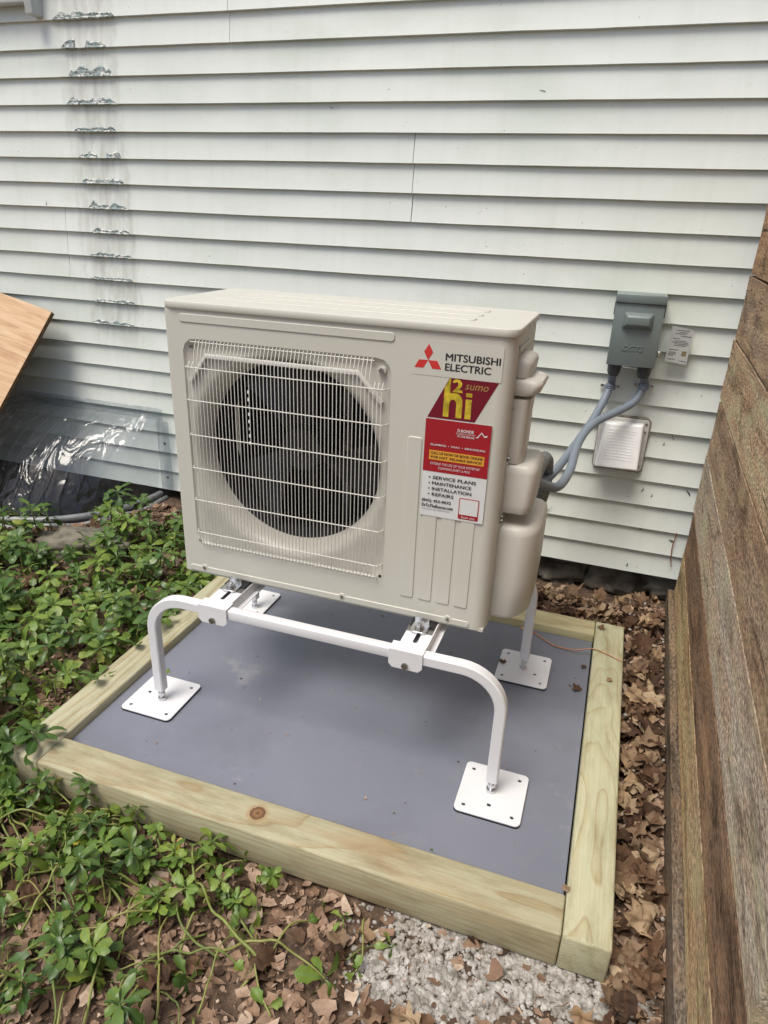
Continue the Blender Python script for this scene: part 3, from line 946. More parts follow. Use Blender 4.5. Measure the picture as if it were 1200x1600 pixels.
# fan
fan = MB().cyl((fcx, .09, fcz), .052, .05, 'y', 28).build('fan_hub', M['blade'], unit, True)
MB().cyl((fcx, .086, fcz), .006, .006, 'y', 12).build('hub_nut', M['steel'], fan)
for b_ in range(3):
    v, f = [], []
    for i in range(9):
        rr = .05 + (.208 - .05) * i / 8
        a0 = R(120 * b_ + 77) + .08 * (i / 8)
        span = R(48) + R(4) * (i / 8)
        for j in range(9):
            t = j / 8
            a = a0 + span * t
            v.append((fcx + rr * math.cos(a), .135 - .055 * t + .012 * math.sin(PI * t), fcz + rr * math.sin(a)))
    f = [(i * 9 + j, (i + 1) * 9 + j, (i + 1) * 9 + j + 1, i * 9 + j + 1) for i in range(8) for j in range(8)]
    mb = MB(); mb.add(v, f); mb.build('fan_blade', M['blade'], unit, True)
MB().box(fcx - .035, fcx + .035, .19, .27, fcz - .05, fcz + .05).build('fan_motor', M['blade'], unit, bevel=.01)
for dx in (-.05, .05):
    MB().box(fcx + dx - .008, fcx + dx + .008, .272, .284, .006, LIDZ).build('motor_bracket', M['steel'], unit)
# lid
lid = plate_mesh('lid', [rrect(-.002, UW + .002, -.002, UD + .006, .027, 7)], .017, .004)
lid.transform(Matrix.Translation((0, 0, UH - .0085)))
lid = link_mesh('lid', lid, M['beige'], unit)
lid.data.set_sharp_from_angle(angle=R(40)); 
for y in (.085, .16, .235):
    o = plate('lid_ridge', [rrect(.09, UW - .10, y - .016, y + .016, .012, 5)], .005, M['beige'], lid, Matrix.Translation((0, 0, UH)), .0016)
for y in (.11, .17):
    MB().cyl((UW + .0035, y + .02, UH - .010), .0035, .003, 'x', 8).build('screw', M['steel'], lid)
# pressed strips
def strip(name, x0, x1, z0, z1, r, h=.0022, par=None):
    return plate(name, [rrect(x0, x1, z0, z1, r, 5)], h * 2, M['beige'], par or unit, M_FRONT, .0014)
strip('top_rib', .042, .552, .641, .657, .006)
botr = strip('bottom_rib', .018, .762, .004, .0175, .006)
for x in (.06, .446, .712):
    o = plate('screw_boss', [circle(x, .0155, .008, 16)], .0052, M['beige'], botr, M_FRONT, .0012)
    MB().cyl((x, -.0026, .0155), .0042, -.0018, 'y', 10).build('screw', M['steel'], botr)
for x0, zt in ((.594, .444), (.638, .444), (.681, .444), (.724, .444)):
    strip('vertical_rib', x0, x0 + .029, .054, zt, .004)
# wire grille
grille = MB()
gy0 = -.013
mb = MB()
gx_ = [.061 + i * (.533 - .061) / 51 for i in range(52)]
grille_root = None
zh = [.575, .541, .464, .380, .296, .212, .124]
def hwire(z, x0, x1):
    return [(x0 - .006, .004, z), (x0 - .004, gy0 * .4, z), (x0, gy0, z), (x1, gy0, z), (x1 + .004, gy0 * .4, z), (x1 + .006, .004, z)]
mb.tube([(.064, .001, .0865), (.528, .001, .0865)], .0015, 6)
grille_root = mb.build('grille', M['wire'], unit, True)
MB().tube([(.064, .001, .597), (.51, .001, .597)], .0013, 6).build('wire', M['wire'], grille_root, True)
for z in zh[1:]:
    MB().tube(hwire(z, .056, .538), .0013, 6).build('wire', M['wire'], grille_root, True)
for i, x in enumerate(gx_):
    if i < 2 or i > 48:
        top = [(x, gy0, .532), (x, gy0 * .6, .545), (x, -.002, .553)]
    else:
        top = [(x, gy0, .560), (x, gy0 * .75, .577), (x, .001, .603)]
    MB().tube([(x, .003, .086), (x, gy0 * .7, .0875), (x, gy0, .094)] + top, .00098, 6).build('wire', M['wire'], grille_root, True)
# cranked strip that carries the grille
def flat_strip(pts, wd, th, y):
    v, f = [], []
    for i, (x, z) in enumerate(pts):
        a = Vector(pts[max(i - 1, 0)]); c = Vector(pts[min(i + 1, len(pts) - 1)])
        d = (c - a).normalized(); nn = Vector((-d.y, d.x))
        for s_, yy in ((-1, y), (1, y), (1, y + th), (-1, y + th)):
            v.append((x + nn.x * s_ * wd / 2, yy, z + nn.y * s_ * wd / 2))
    for i in range(len(pts) - 1):
        for j in range(4):
            f.append((i * 4 + j, (i + 1) * 4 + j, (i + 1) * 4 + (j + 1) % 4, i * 4 + (j + 1) % 4))
    f += [(0, 1, 2, 3), tuple(len(pts) * 4 - 1 - k for k in range(4))]
    m_ = MB(); m_.add(v, f); return m_
flat_strip([(.058, .505), (.104, .568), (.475, .568), (.530, .508)], .0095, .010, -.004).build('grille_bar', M['wire'], unit, bevel=.001)
MB().cyl((.528, -.001, .579), .009, .007, 'y', 18).build('grille_washer', M['beige'], unit)
MB().cyl((.528, -.0012, .579), .006, -.006, 'y', 6).build('grille_screw', M['zinc'], unit)
MB().cyl((.066, .002, .586), .004, -.004, 'y', 8).build('grille_screw', M['steel'], unit)
MB().cyl((.052, .004, .092), .004, -.004, 'y', 8).build('grille_screw', M['steel'], unit)
MB().cyl((.541, .004, .092), .004, -.004, 'y', 8).build('grille_screw', M['steel'], unit)
# side: service covers and grips
def blob(name, x0, x1, y0, y1, z0, z1, rv, rh, parent, mat):
    """block with big vertical radius on its front outer corner"""
    pts = [(x0, y0)]
    for k in range(9):
        a = R(-90 + 90 * k / 8)
        pts.append((x1 - rv + rv * math.cos(a), y0 + rv + rv * math.sin(a)))
    pts += [(x1, y1), (x0, y1)]
    me = plate_mesh(name, [pts], z1 - z0, rh)
    me.transform(Matrix.Translation((0, 0, (z0 + z1) / 2)))
    o = link_mesh(name, me, mat, parent, True)
    me.set_sharp_from_angle(angle=R(60))
    return o
def loft_cover(name, x0, sections, mat):
    """cover built from stacked plan outlines: (z, outer x, front y, back y, radius)"""
    v, f = [], []
    cnt = None
    for z, x1, y0, y1, rv in sections:
        pts = [(x0, y0)]
        for k in range(11):
            a = R(-90 + 90 * k / 10)
            pts.append((x1 - rv + rv * math.cos(a), y0 + rv * 1.5 + rv * 1.5 * math.sin(a)))
        for k in range(5):
            a = R(90 * k / 4)
            pts.append((x1 - rv * .4 + rv * .4 * math.cos(a), y1 - rv * .4 + rv * .4 * math.sin(a)))
        pts.append((x0, y1))
        cnt = len(pts)
        v += [(x, y, z) for x, y in pts]
    s = len(sections)
    f = [(i * cnt + j, i * cnt + (j + 1) % cnt, (i + 1) * cnt + (j + 1) % cnt, (i + 1) * cnt + j) for i in range(s - 1) for j in range(cnt)]
    f += [tuple(reversed(range(cnt))), tuple(range((s - 1) * cnt, s * cnt))]
    m_ = MB(); m_.add(v, f)
    o = m_.build(name, mat, unit, True)
    return o
bp_ = M['beige_plastic']
loft_cover('valve_cover', UW - .004, [(.004, .868, .072, .270, .05), (.008, .876, .064, .276, .05), (.018, .884, .060, .28, .05), (.10, .887, .058, .28, .05), (.222, .887, .058, .28, .048), (.236, .884, .061, .277, .046), (.244, .875, .068, .27, .042), (.2465, .860, .078, .26, .035)], bp_)
loft_cover('terminal_cover', UW - .004, [(.278, .858, .064, .20, .02), (.283, .862, .061, .205, .02), (.30, .864, .060, .205, .02), (.372, .866, .060, .205, .02), (.385, .863, .063, .202, .02), (.392, .855, .070, .195, .018)], bp_)
loft_cover('cable_cover', UW - .004, [(.393, .830, .066, .15, .016), (.43, .832, .062, .15, .016), (.50, .832, .062, .15, .016), (.535, .834, .062, .15, .016)], bp_)
MB().cyl((UW + .004, .075, .50), .012, .03, 'z', 10).build('cable_clip', bp_, unit, True)
loft_cover('carry_grip', UW - .004, [(.543, .836, .062, .17, .016), (.552, .850, .058, .175, .018), (.566, .855, .058, .175, .018), (.574, .852, .061, .17, .016), (.580, .835, .068, .16, .012)], bp_)
loft_cover('grip_housing', UW - .004, [(.580, .826, .064, .17, .014), (.606, .829, .062, .17, .014), (.616, .827, .066, .165, .012), (.624, .815, .075, .15, .008)], bp_)
MB().box(UW - .002, UW + .003, .056, .20, .632, .640).build('side_louver', M['beige'], unit, bevel=.001)
for z in (.645, .30, .52):
    MB().cyl((UW - .003, .046, z), .0032, .006, 'x', 8).build('screw', M['steel'], unit)
for z0_, z1_, y1_ in ((.0, .252, .292), (.272, .398, .214)):
    MB().box(UW - .0012, UW + .0022, .0535, y1_, z0_, z1_).build('cover_flange', bp_, unit, bevel=.0008)
for y_, z_ in ((.0575, .258), (.0575, .268), (.0575, .405)):
    MB().cyl((UW - .001, y_ + .004, z_), .0042, .006, 'x', 10).build('screw', M['steel'], unit)
# feet of the unit
for x in (.133, .628):
    MB().box(x, x + .062, -.052, UD + .03, -.0062, -.0042).build('mounting_foot', M['steel'], unit)
    MB().box(x + .002, x + .060, -.03, UD, -.0042, .0).build('foot_web', M['dark'], unit)

# ---- lettering and stickers on the unit front
lp = plate('brand_label', [rrect(.592, .779, .579, .650, .003, 3)], .0005, M['beige'], unit, M_FRONT @ Matrix.Translation((0, 0, .0003)))
s_ = .0190
ox, oz = .6265, .6100
for nm, a in (('top', 90), ('left', 210), ('right', 330)):
    d1 = (math.cos(R(a - 30)) * s_, math.sin(R(a - 30)) * s_)
    d2 = (math.cos(R(a + 30)) * s_, math.sin(R(a + 30)) * s_)
    q = [(ox, oz), (ox + d1[0], oz + d1[1]), (ox + d1[0] + d2[0], oz + d1[1] + d2[1]), (ox + d2[0], oz + d2[1])]
    plate('emblem_diamond', [q], .0003, M['redlogo'], lp, M_FRONT @ Matrix.Translation((0, 0, .0008)))
text_part('brand_lettering', 'MITSUBISHI', (.6625, .7745, .6125, .6275), -.0009, M['black'], lp, bold=.075)
text_part('brand_lettering', 'ELECTRIC', (.6625, .7570, .5925, .6075), -.0009, M['black'], lp, bold=.075)
hi = plate('slogan_sticker', [[(.674, .5785), (.775, .5785), (.733, .4925), (.632, .4925)]], .0005, M['maroon'], unit, M_FRONT @ Matrix.Translation((0, 0, .0004)))
# tall h with a raised 2 and an i
def gold(name, loops, mt_='gold'):
    return plate(name, loops, .0003, M[mt_], hi, M_FRONT @ Matrix.Translation((0, 0, .0009)))
hl = [(.665, .4975), (.677, .4975), (.677, .524)]
for k in range(9):
    a = R(180 - 180 * k / 8)
    hl.append((.6845 + .0075 * math.cos(a), .524 + .011 * math.sin(a)))
hl += [(.692, .4975), (.7045, .4975), (.7045, .529)]
for k in range(1, 9):
    a = R(0 + 90 * k / 8)
    hl.append((.689 + .0155 * math.cos(a), .529 + .0195 * math.sin(a)))
hl += [(.677, .5475), (.677, .578), (.6745, .578), (.665, .5585)]
gold('slogan_letter', [hl])
text_part('slogan_letter', '2', (.681, .703, .5505, .5775), -.0011, M['gold'], hi, bold=.14)
gold('slogan_letter', [[(.711, .4975), (.7235, .4975), (.7235, .5385), (.711, .5385)]])
gold('slogan_letter', [[(.711, .5435), (.7235, .5435), (.7235, .5515), (.711, .5515)]])
text_part('slogan_word', 'sumo', (.708, .7555, .5585, .5690), -.0011, M['dimgold'], hi, shear=.25)
# service sticker
SXa, SXb = .630, .771
st = plate('service_sticker', [rrect(SXa, SXb, .270, .4915, .002, 2)], .0005, M['stwhite'], unit, M_FRONT @ Matrix.Translation((0, 0, .0030)))
plate('red_field', [[(SXa + .0003, .3745), (SXb - .0003, .3745), (SXb - .0003, .4905), (SXa + .0003, .4905)]], .0003, M['stred'], st, M_FRONT @ Matrix.Translation((0, 0, .0036)))
plate('yellow_bar', [[(.6425, .4015), (.7615, .4015), (.7615, .4225), (.6425, .4225)]], .0003, M['styellow'], st, M_FRONT @ Matrix.Translation((0, 0, .0040)))
yl = -.0044
def st_text(s, box, mt_, **k):
    text_part('sticker_lettering', s, box, yl, M[mt_], st, **k)
st_text('D.ROHDE', (.700, .7345, .4690, .4755), 'lilac', bold=.08)
st_text('PLUMBING & HEATING', (.6975, .7375, .4640, .4672), 'lilac')
st_text('TO THE RESCUE', (.7000, .7365, .4580, .4622), 'lilac', bold=.08, shear=.15)
plate('house_emblem', [[(.738, .4610), (.7435, .4612), (.7505, .4715), (.7575, .4640), (.7620, .4650), (.7640, .4690), (.7610, .4685), (.7575, .4668), (.7505, .4745), (.7425, .4635)]], .0002, M['lilac'], st, M_FRONT @ Matrix.Translation((0, 0, .0043)))
st_text('PLUMBING  •  HVAC  •  REMODELING', (.6445, .7620, .4330, .4372), 'lilac', bold=.08)
st_text('CALL US NOW OR BOOK ONLINE', (.6455, .7585, .4140, .4200), 'black', bold=.08)
st_text('FOR FAST, RELIABLE SERVICE!', (.6470, .7570, .4045, .4105), 'black', bold=.08)
st_text('EXTEND THE LIFE OF YOUR SYSTEM BY', (.6465, .7545, .3905, .3960), 'lilac', shear=.2)
st_text('CLEANING EVERY 6 MOS', (.6640, .7335, .3815, .3868), 'lilac', shear=.2)
for i, (s, xe) in enumerate((('SERVICE PLANS', .7490), ('MAINTENANCE', .7400), ('INSTALLATION', .7410), ('REPAIRS', .7030))):
    st_text('• ' + s, (.6450, xe, .3580 - i * .0130, .3655 - i * .0130), 'black', bold=.08)
st_text('(845) 453-9072', (.6325, .6985, .3020, .3105), 'black', bold=.08)
st_text('DrToTheRescue.com', (.6330, .7035, .2915, .2990), 'black', bold=.08)
st_text('Family Owned and Locally Operated', (.6335, .6960, .2845, .2880), 'black')
plate('red_panel', [rrect(.7160, .7600, .2750, .3235, .002, 2)], .0003, M['stred'], st, M_FRONT @ Matrix.Translation((0, 0, .0038)))
plate('white_panel', [rrect(.7180, .7580, .2855, .3215, .001, 2)], .0003, M['stwhite'], st, M_FRONT @ Matrix.Translation((0, 0, .0041)))
st_text('Scan me', (.7230, .7530, .2770, .2830), 'lilac')

# ------------------------------------------------------------------ white metal stand
stand = empty('metal_stand', (.605, -.108, DZ), 'white metal stand with four bent legs carrying the outdoor unit', 'stand')
so = Vector((.605, -.108, DZ))
LX = (.158, 1.054)
RY = (-.363, .147)
RZ = .3965
HS = .0132
sq = [(-HS, -HS + .003), (-HS + .003, -HS), (HS - .003, -HS), (HS, -HS + .003), (HS, HS - .003), (HS - .003, HS), (-HS + .003, HS), (-HS, HS - .003)]
def sbuild(mb, name, mat, parent=stand, **k):
    mb.v = [tuple(Vector(p) - so) for p in mb.v]
    return mb.build(name, mat, parent, **k)
RB = .095
for yi, y in enumerate(RY):
    for xi, x in enumerate(LX):
        sg = 1 if xi == 0 else -1
        path = [(x, y, .108), (x, y, RZ - RB)]
        for k in range(1, 11):
            a = R(90 * k / 10)
            path.append((x + sg * RB * (1 - math.cos(a)), y, RZ - RB + RB * math.sin(a)))
        path.append((x + sg * (.225 if xi == 0 else .235), y, RZ))
        mb = MB().sweep(path, sq, (0, 1, 0))
        leg = sbuild(mb, 'leg', M['white'], smooth=True, sharp=28)
        ft = MB().cyl((x, y, DZ + .008), .0065, .046, 'z', 12).cyl((x, y, DZ + .009), .011, .008, 'z', 14).cyl((x, y, DZ + .024), .0095, .009, 'z', 6)
        sbuild(ft, 'levelling_bolt', M['zinc'])
    sbuild(MB().box(LX[0] + .2252, LX[1] - .2352, y - HS * .93, y + HS * .93, RZ - HS * .93, RZ + HS * .93), 'crossbar', M['white'], bevel=.002)
holes0 = [(-.055, -.058), (.055, -.058), (-.055, .058), (.055, .058)]
plates = [(.1485, -.3520, (.0095, .012)), (1.0580, -.3650, (0, .040)), (1.0560, .1470, (.012, -.040)), (.1255, .1800, (.048, -.045))]
for px, py, sqh in plates:
    lps = [rrect(-.0745, .0745, -.0785, .0785, .012, 5)] + [circle(a, c, .0052, 14)[::-1] for a, c in holes0]
    hx, hy = {0: (-.040, .003)}.get(plates.index((px, py, sqh)), (0.0, -.040) if py < 0 else (.035, -.02))
    lps.append([(hx - .005, hy - .005), (hx - .005, hy + .005), (hx + .005, hy + .005), (hx + .005, hy - .005)])
    me = plate_mesh('foot_plate', lps, .0038, .0006)
    o = link_mesh('foot_plate', me, M['white'], stand)
    o.location = Vector((px, py, DZ + .0066)) - so
    pad = plate('rubber_pad', [rrect(-.0755, .0755, -.0795, .0795, .012, 5)], .0044, M['rubber'], o, Matrix.Translation((0, 0, -.0042)))
for cx, brk in ((.345, (.306, .384)), (.841, (.795, .873))):
    # slotted channel from front to back
    me = plate_mesh('channel', [[(cx - .032, -.372), (cx + .032, -.372), (cx + .032, .158), (cx - .032, .158)],
                                rrect(cx - .0055, cx + .0055, -.335, -.235, .005, 4)[::-1], rrect(cx - .0055, cx + .0055, .04, .13, .005, 4)[::-1]], .0028)
    me.transform(Matrix.Translation(Vector((0, 0, .4093)) - so))
    ch = link_mesh('channel', me, M['white'], stand)
    sbuild(MB().box(cx - .032, cx - .0295, -.344, .128, .385, .4078).box(cx + .0295, cx + .032, -.344, .128, .385, .4078).box(cx - .029, cx + .029, -.344, .128, .385, .3872), 'channel_web', M['white'], ch)
    sbuild(MB().box(cx + .0322, cx + .045, -.344, .128, .3835, .3858), 'channel_flange', M['white'], ch)
    for y in RY:
        yf, yb = y - HS - .003, y + HS + .003
        bx0, bx1 = brk
        mb = MB()
        for yy in (yf, yb):
            lo = .3665
            v = [(bx0, lo + .009), (bx0 + .009, lo), (bx1 - .009, lo), (bx1, lo + .009), (bx1, .4112), (bx0, .4112)]
            a = [(q[0], yy - .0012, q[1]) for q in v] + [(q[0], yy + .0012, q[1]) for q in v]
            mb.add(a, [tuple(range(6)), tuple(range(11, 5, -1))] + [(i, (i + 1) % 6, 6 + (i + 1) % 6, 6 + i) for i in range(6)])
        mb.box(bx0, bx1, yf - .0012, yb + .0012, .4112, .4136)
        br = sbuild(mb, 'saddle_bracket', M['white'])
        sbuild(MB().cyl(((bx0 + bx1) / 2, yf - .001, .3775), .0075, -.006, 'y', 12), 'bracket_bolt', M['steel'], br)
    for y, sg in ((-.278, -1), (.075, 1)):
        mb = MB()
        loop = rrect(-.019, .019, -.022, .022, .010, 5)
        me = plate_mesh('clamp_plate', [loop], .0052, .001)
        me.transform(Matrix.Translation(Vector((cx - .004, y, .4148)) - so))
        cl = link_mesh('clamp_plate', me, M['zinc'], stand)
        sbuild(MB().box(cx - .021, cx + .013, y + .018 * -sg - .0015, y + .018 * -sg + .0015, .4176, .432), 'clamp_lip', M['zinc'], cl)
        sbuild(MB().cyl((cx - .004, y - .004, .4176), .0115, .0022, 'z', 18), 'washer', M['steel'], cl)
        sbuild(MB().cyl((cx - .004, y - .004, .4199), .0085, .0065, 'z', 6), 'nut', M['zinc'], cl)
        sbuild(MB().cyl((cx - .004, y - .004, .4265), .0045, .006, 'z', 10), 'bolt', M['zinc'], cl)

# ------------------------------------------------------------------ electrical disconnect on the wall
YS = YW - .0132
dis = empty('disconnect_box', (1.213, YS, .87), 'grey metal electrical disconnect box mounted on the siding above the two conduits', 'electrical box')
do = Vector((1.213, YS, .87))
def dbuild(mb, name, mat, parent=dis, **k):
    mb.v = [tuple(Vector(p) - do) for p in mb.v]
    return mb.build(name, mat, parent, **k)
bx = dbuild(MB().box(1.145, 1.282, .782, YS, .880, 1.094), 'box_body', M['gbox'], bevel=.002)
cv = dbuild(MB().box(1.139, 1.2875, .7745, .7805, .872, 1.068), 'cover', M['gbox'], bevel=.0018)
dbuild(MB().box(1.137, 1.2895, .768, YS - .002, 1.0685, 1.0965), 'hood', M['gbox'], bevel=.003)
dbuild(MB().box(1.1360, 1.1385, .776, .80, 1.03, 1.068).box(1.288, 1.2905, .776, .80, 1.03, 1.068), 'hood_side', M['darkgrey'])
mb = MB()
a = [(1.168, .7740, 1.043), (1.260, .7740, 1.043), (1.262, .7740, .989), (1.166, .7740, .989)]
c = [(1.180, .7540, 1.029), (1.248, .7540, 1.029), (1.248, .7540, 1.004), (1.180, .7540, 1.004)]
mb.add(a + c, [(0, 1, 5, 4), (1, 2, 6, 5), (2, 3, 7, 6), (3, 0, 4, 7), (4, 5, 6, 7), (3, 2, 1, 0)])
dbuild(mb, 'raised_panel', M['gbox'], cv, bevel=.004, seg=3)
cu = bpy.data.curves.new('embossed_lettering', 'FONT'); cu.body = 'DGTS'; cu.size = 1; cu.shear = .25; cu.offset = .01; cu.extrude = .03; cu.bevel_depth = .012
o = bpy.data.objects.new('t', cu); COL.objects.link(o)
me = bpy.data.meshes.new_from_object(o.evaluated_get(bpy.context.evaluated_depsgraph_get())); bpy.data.objects.remove(o)
co = np.array([q.co[:] for q in me.vertices]); lo, hi_ = co.min(0), co.max(0)
for q in me.vertices:
    q.co = Vector((1.181 + (q.co.x - lo[0]) / (hi_[0] - lo[0]) * .064, .7742 - (q.co.z) * .045, .921 + (q.co.y - lo[1]) / (hi_[1] - lo[1]) * .018)) - do
link_mesh('embossed_lettering', me, M['gbox'], cv)
dbuild(MB().tube([(1.192, .776, .8725), (1.193, .768, .8690), (1.236, .768, .8680), (1.237, .776, .8705)], .002, 6), 'pull_wire', M['zinc'], cv, smooth=True)
dbuild(MB().box(1.2885, 1.300, .79, .80, .905, .925), 'latch', M['zinc'], bevel=.002)

# plastic sleeve with the card
sl = empty('card_sleeve', (1.302, .83, .886), 'clear plastic sleeve holding a printed grey card, hung beside the disconnect box', 'card sleeve')
sl.rotation_euler = (0, R(2.0), R(6))
plate('card', [[(.016, .006), (.084, .000), (.084, .110), (.016, .118)]], .0008, M['card'], sl, M_FRONT)
card = [o for o in sl.children][0]
plate('sleeve', [[(.000, -.001), (.090, -.008), (.090, .113), (.003, .127)], ], .0016, M['sleeve'], sl, M_FRONT @ Matrix.Translation((0, 0, .0022)))
MB().tube([(.004, -.003, .126), (.088, -.003, .113)], .0022, 6).build('sleeve_edge', M['sleeve'], sl, True)
MB().tube([(.000, -.003, -.001), (.088, -.003, -.008)], .0018, 6).build('sleeve_edge', M['sleeve'], sl, True)
rows = [(.106, .03, .072), (.100, .040, .066), (.095, .028, .062), (.088, .048, .080), (.080, .026, .048), (.073, .034, .068), (.068, .026, .074), (.063, .034, .078), (.058, .032, .070), (.044, .022, .050), (.036, .022, .044), (.031, .022, .046), (.026, .022, .038), (.014, .022, .046), (.010, .060, .080)]
for z, a, c in rows:
    x = a; mb = MB()
    while x < c:
        wd = rnd.uniform(.003, .008)
        mb.box(x, min(c, x + wd), -.0008, -.0005, z - .0010, z + .0010); x += wd + .0012
    mb.build('printed_line', M['black'], card)
MB().box(.062, .076, -.0008, -.0005, .026, .042).build('printed_square', M['tan'], card)

# conduits
def smooth_path(pts, k=8):
    P = [Vector(p) for p in pts]
    P = [P[0] * 2 - P[1]] + P + [P[-1] * 2 - P[-2]]
    out = []
    for i in range(1, len(P) - 2):
        for j in range(k):
            t = j / k
            a, b_, c, d = P[i - 1:i + 3]
            out.append(.5 * ((2 * b_) + (c - a) * t + (2 * a - 5 * b_ + 4 * c - d) * t * t + (3 * b_ - a - 3 * c + d) * t ** 3))
    out.append(P[-2])
    return out
def conduit(name, pts, label, strapx, strapz):
    root = empty(name, pts[0], label, 'conduit', None)
    o0 = Vector(pts[0])
    sp = smooth_path(pts, 26)
    rads = [.0128 + (.0007 if (i % 2) else 0) for i in range(len(sp))]
    mb = MB().tube([p - o0 for p in sp], rads, 14)
    mb.build('tube', M['conduit'], root, True)
    mb = MB().tube([(0, 0, .012), (0, 0, -.004), (0, .003, -.022), (0, .004, -.034)], [.021, .022, .0205, .0165], 14)
    mb.build('connector', M['darkgrey'], root, True)
    p = Vector((strapx, .842, strapz)) - o0
    mb = MB()
    for dz in (-.006, 0, .006):
        mb.tube([p + Vector((.0155 * math.cos(a), -.0155 * math.sin(a) * 1.05, dz + .0)) for a in [R(-25 + 230 * k / 14) for k in range(15)]], .0034, 6)
    st_ = mb.build('strap', M['conduit'], root, True)
    for s in (-1, 1):
        yy = YS - o0.y - .004
        MB().box(p.x + s * .024 - .009, p.x + s * .024 + .009, yy, yy + .0035, p.z - .006, p.z + .006).build('strap_ear', M['ventplate'], st_, bevel=.002)
        MB().cyl((p.x + s * .026, yy - .0005, p.z), .005, -.004, 'y', 10).build('screw', M['steel'], st_)
    return root
conduit('flexible_conduit', [(1.261, .815, .866), (1.266, .835, .830), (1.270, .843, .797), (1.237, .80, .743), (1.137, .68, .699), (1.099, .58, .658), (1.090, .42, .612), (1.070, .30, .600), (1.037, .20, .636), (1.012, .09, .690)], 'grey flexible conduit crossing in front of the vent hood', 1.270, .799)
conduit('flexible_conduit', [(1.166, .815, .866), (1.165, .835, .825), (1.163, .843, .785), (1.132, .75, .703), (1.082, .60, .628), (1.049, .42, .606), (1.026, .28, .616), (1.000, .10, .672)], 'grey flexible conduit dropping straight behind the other conduit', 1.163, .786)
ls = empty('line_set', (1.008, 0, .60), 'insulated refrigerant pipe wrapped in grey foam and foil behind the outdoor unit', 'pipe')
pth = smooth_path([(.985, .02, .60), (1.006, .07, .640), (1.016, .15, .690), (1.024, .25, .692), (1.026, .34, .640), (1.018, .44, .52), (.98, .56, .30), (.94, .75, .12), (.92, .93, .08)], 10)
MB().tube([p - Vector((1.008, 0, .60)) for p in pth], [.021 + .0015 * mnoise.noise((i * .7, 0, 0)) for i in range(len(pth))], 14).build('insulation', M['foam'], ls, True)
pth = smooth_path([(.972, .04, .655), (.990, .045, .61), (.998, .05, .575), (.99, .07, .54), (.97, .08, .52)], 8)
MB().tube([p - Vector((1.008, 0, .60)) for p in pth], [.019 + .004 * mnoise.noise((i * 1.3, 2, 0)) for i in range(len(pth))], 14).build('foil_wrap', M['foil'], ls)

# vent hood
vent = empty('vent_hood', (1.235, YS, .50), 'white plastic dryer vent hood sealed to the siding below the disconnect box', 'vent')
vo = Vector((1.235, YS, .50))
def vbuild(mb, name, mat, parent=vent, **k):
    mb.v = [tuple(Vector(p) - vo) for p in mb.v]
    return mb.build(name, mat, parent, **k)
me = plate_mesh('base_plate', [rrect(1.150, 1.312, .497, .680, .012, 4)], .012, .002)
me.transform(Matrix.Translation(-vo) @ Matrix.Translation((0, YS - .007, 0)) @ M_FRONT)
vp = link_mesh('base_plate', me, M['ventplate'], vent)
mb = MB()
bk = [(1.163, YS - .012, .668), (1.297, YS - .012, .672), (1.299, YS - .012, .508), (1.160, YS - .012, .505)]
ft_ = [(1.170, .815, .668), (1.291, .815, .672), (1.298, .788, .519), (1.155, .788, .516)]
mb.add(bk + ft_, [(0, 1, 5, 4), (1, 2, 6, 5), (2, 3, 7, 6), (3, 0, 4, 7), (4, 5, 6, 7), (3, 2, 1, 0)])
hd = vbuild(mb, 'hood', M['ventwhite'], bevel=.006, seg=3, sharp=12)
for i in range(11):
    t = (i + .5) / 11
    z = .545 + .108 * t
    yy = .7885 + (z - .519) / (.668 - .519) * .0265 - .0005
    vbuild(MB().box(1.181, 1.275, yy - .0008, yy + .0006, z - .0012, z + .0012), 'louver_line', M['ventwhite'], hd)
for i in range(6):
    x = 1.19 + .075 * i / 5
    za, zb_ = .545, .653
    ya = .7885 + (za - .519) / .149 * .0265; yb_ = .7885 + (zb_ - .519) / .149 * .0265
    vbuild(MB().tube([(x, ya, za), (x, yb_, zb_)], .0011, 5), 'louver_rib', M['ventwhite'], hd)
for x, z in ((1.160, .507), (1.303, .668), (1.303, .640), (1.303, .515), (1.160, .670)):
    vbuild(MB().cyl((x, YS - .0132, z), .004, -.002, 'y', 8), 'screw', M['steel'], vp)
path = [(1.235 + .088 * q[0] * 1.0 - 1.235, YS - .004 - YS, .589 + q[1] - .50) for q in [(0, 0)]]
lp_ = rrect(-.084, .080, -.007, .186, .014, 4)
v = [(x + .0 + (1.236 - 1.235) - .002 + .003 * mnoise.noise((x * 50, z * 50, 0)), -.003, z + .003 * mnoise.noise((x * 60, z * 40, 5))) for x, z in lp_]
MB().tube(v + [v[0]], [.0042 + .003 * mnoise.noise((i * .9, 0, 0)) for i in range(len(v) + 1)], 7).build('sealant_bead', M['sealant'], vent, True)

# loose wire on the sheet
wp = smooth_path([(1.015, .372, .0665), (1.051, .365, .0665), (1.093, .332, .0668), (1.136, .306, .068), (1.196, .293, .078), (1.250, .297, .0925), (1.331, .263, .0920)], 10)
w0 = Vector((1.2, .3, .08))
o = MB().tube([p - w0 for p in wp], [.0032 - .0016 * i / len(wp) for i in range(len(wp))], 7).build('copper_wire', M['copper'], None, True)
o.location = w0
tag(o, 'bent copper-coloured wire lying over the back corner of the timber frame', 'wire')

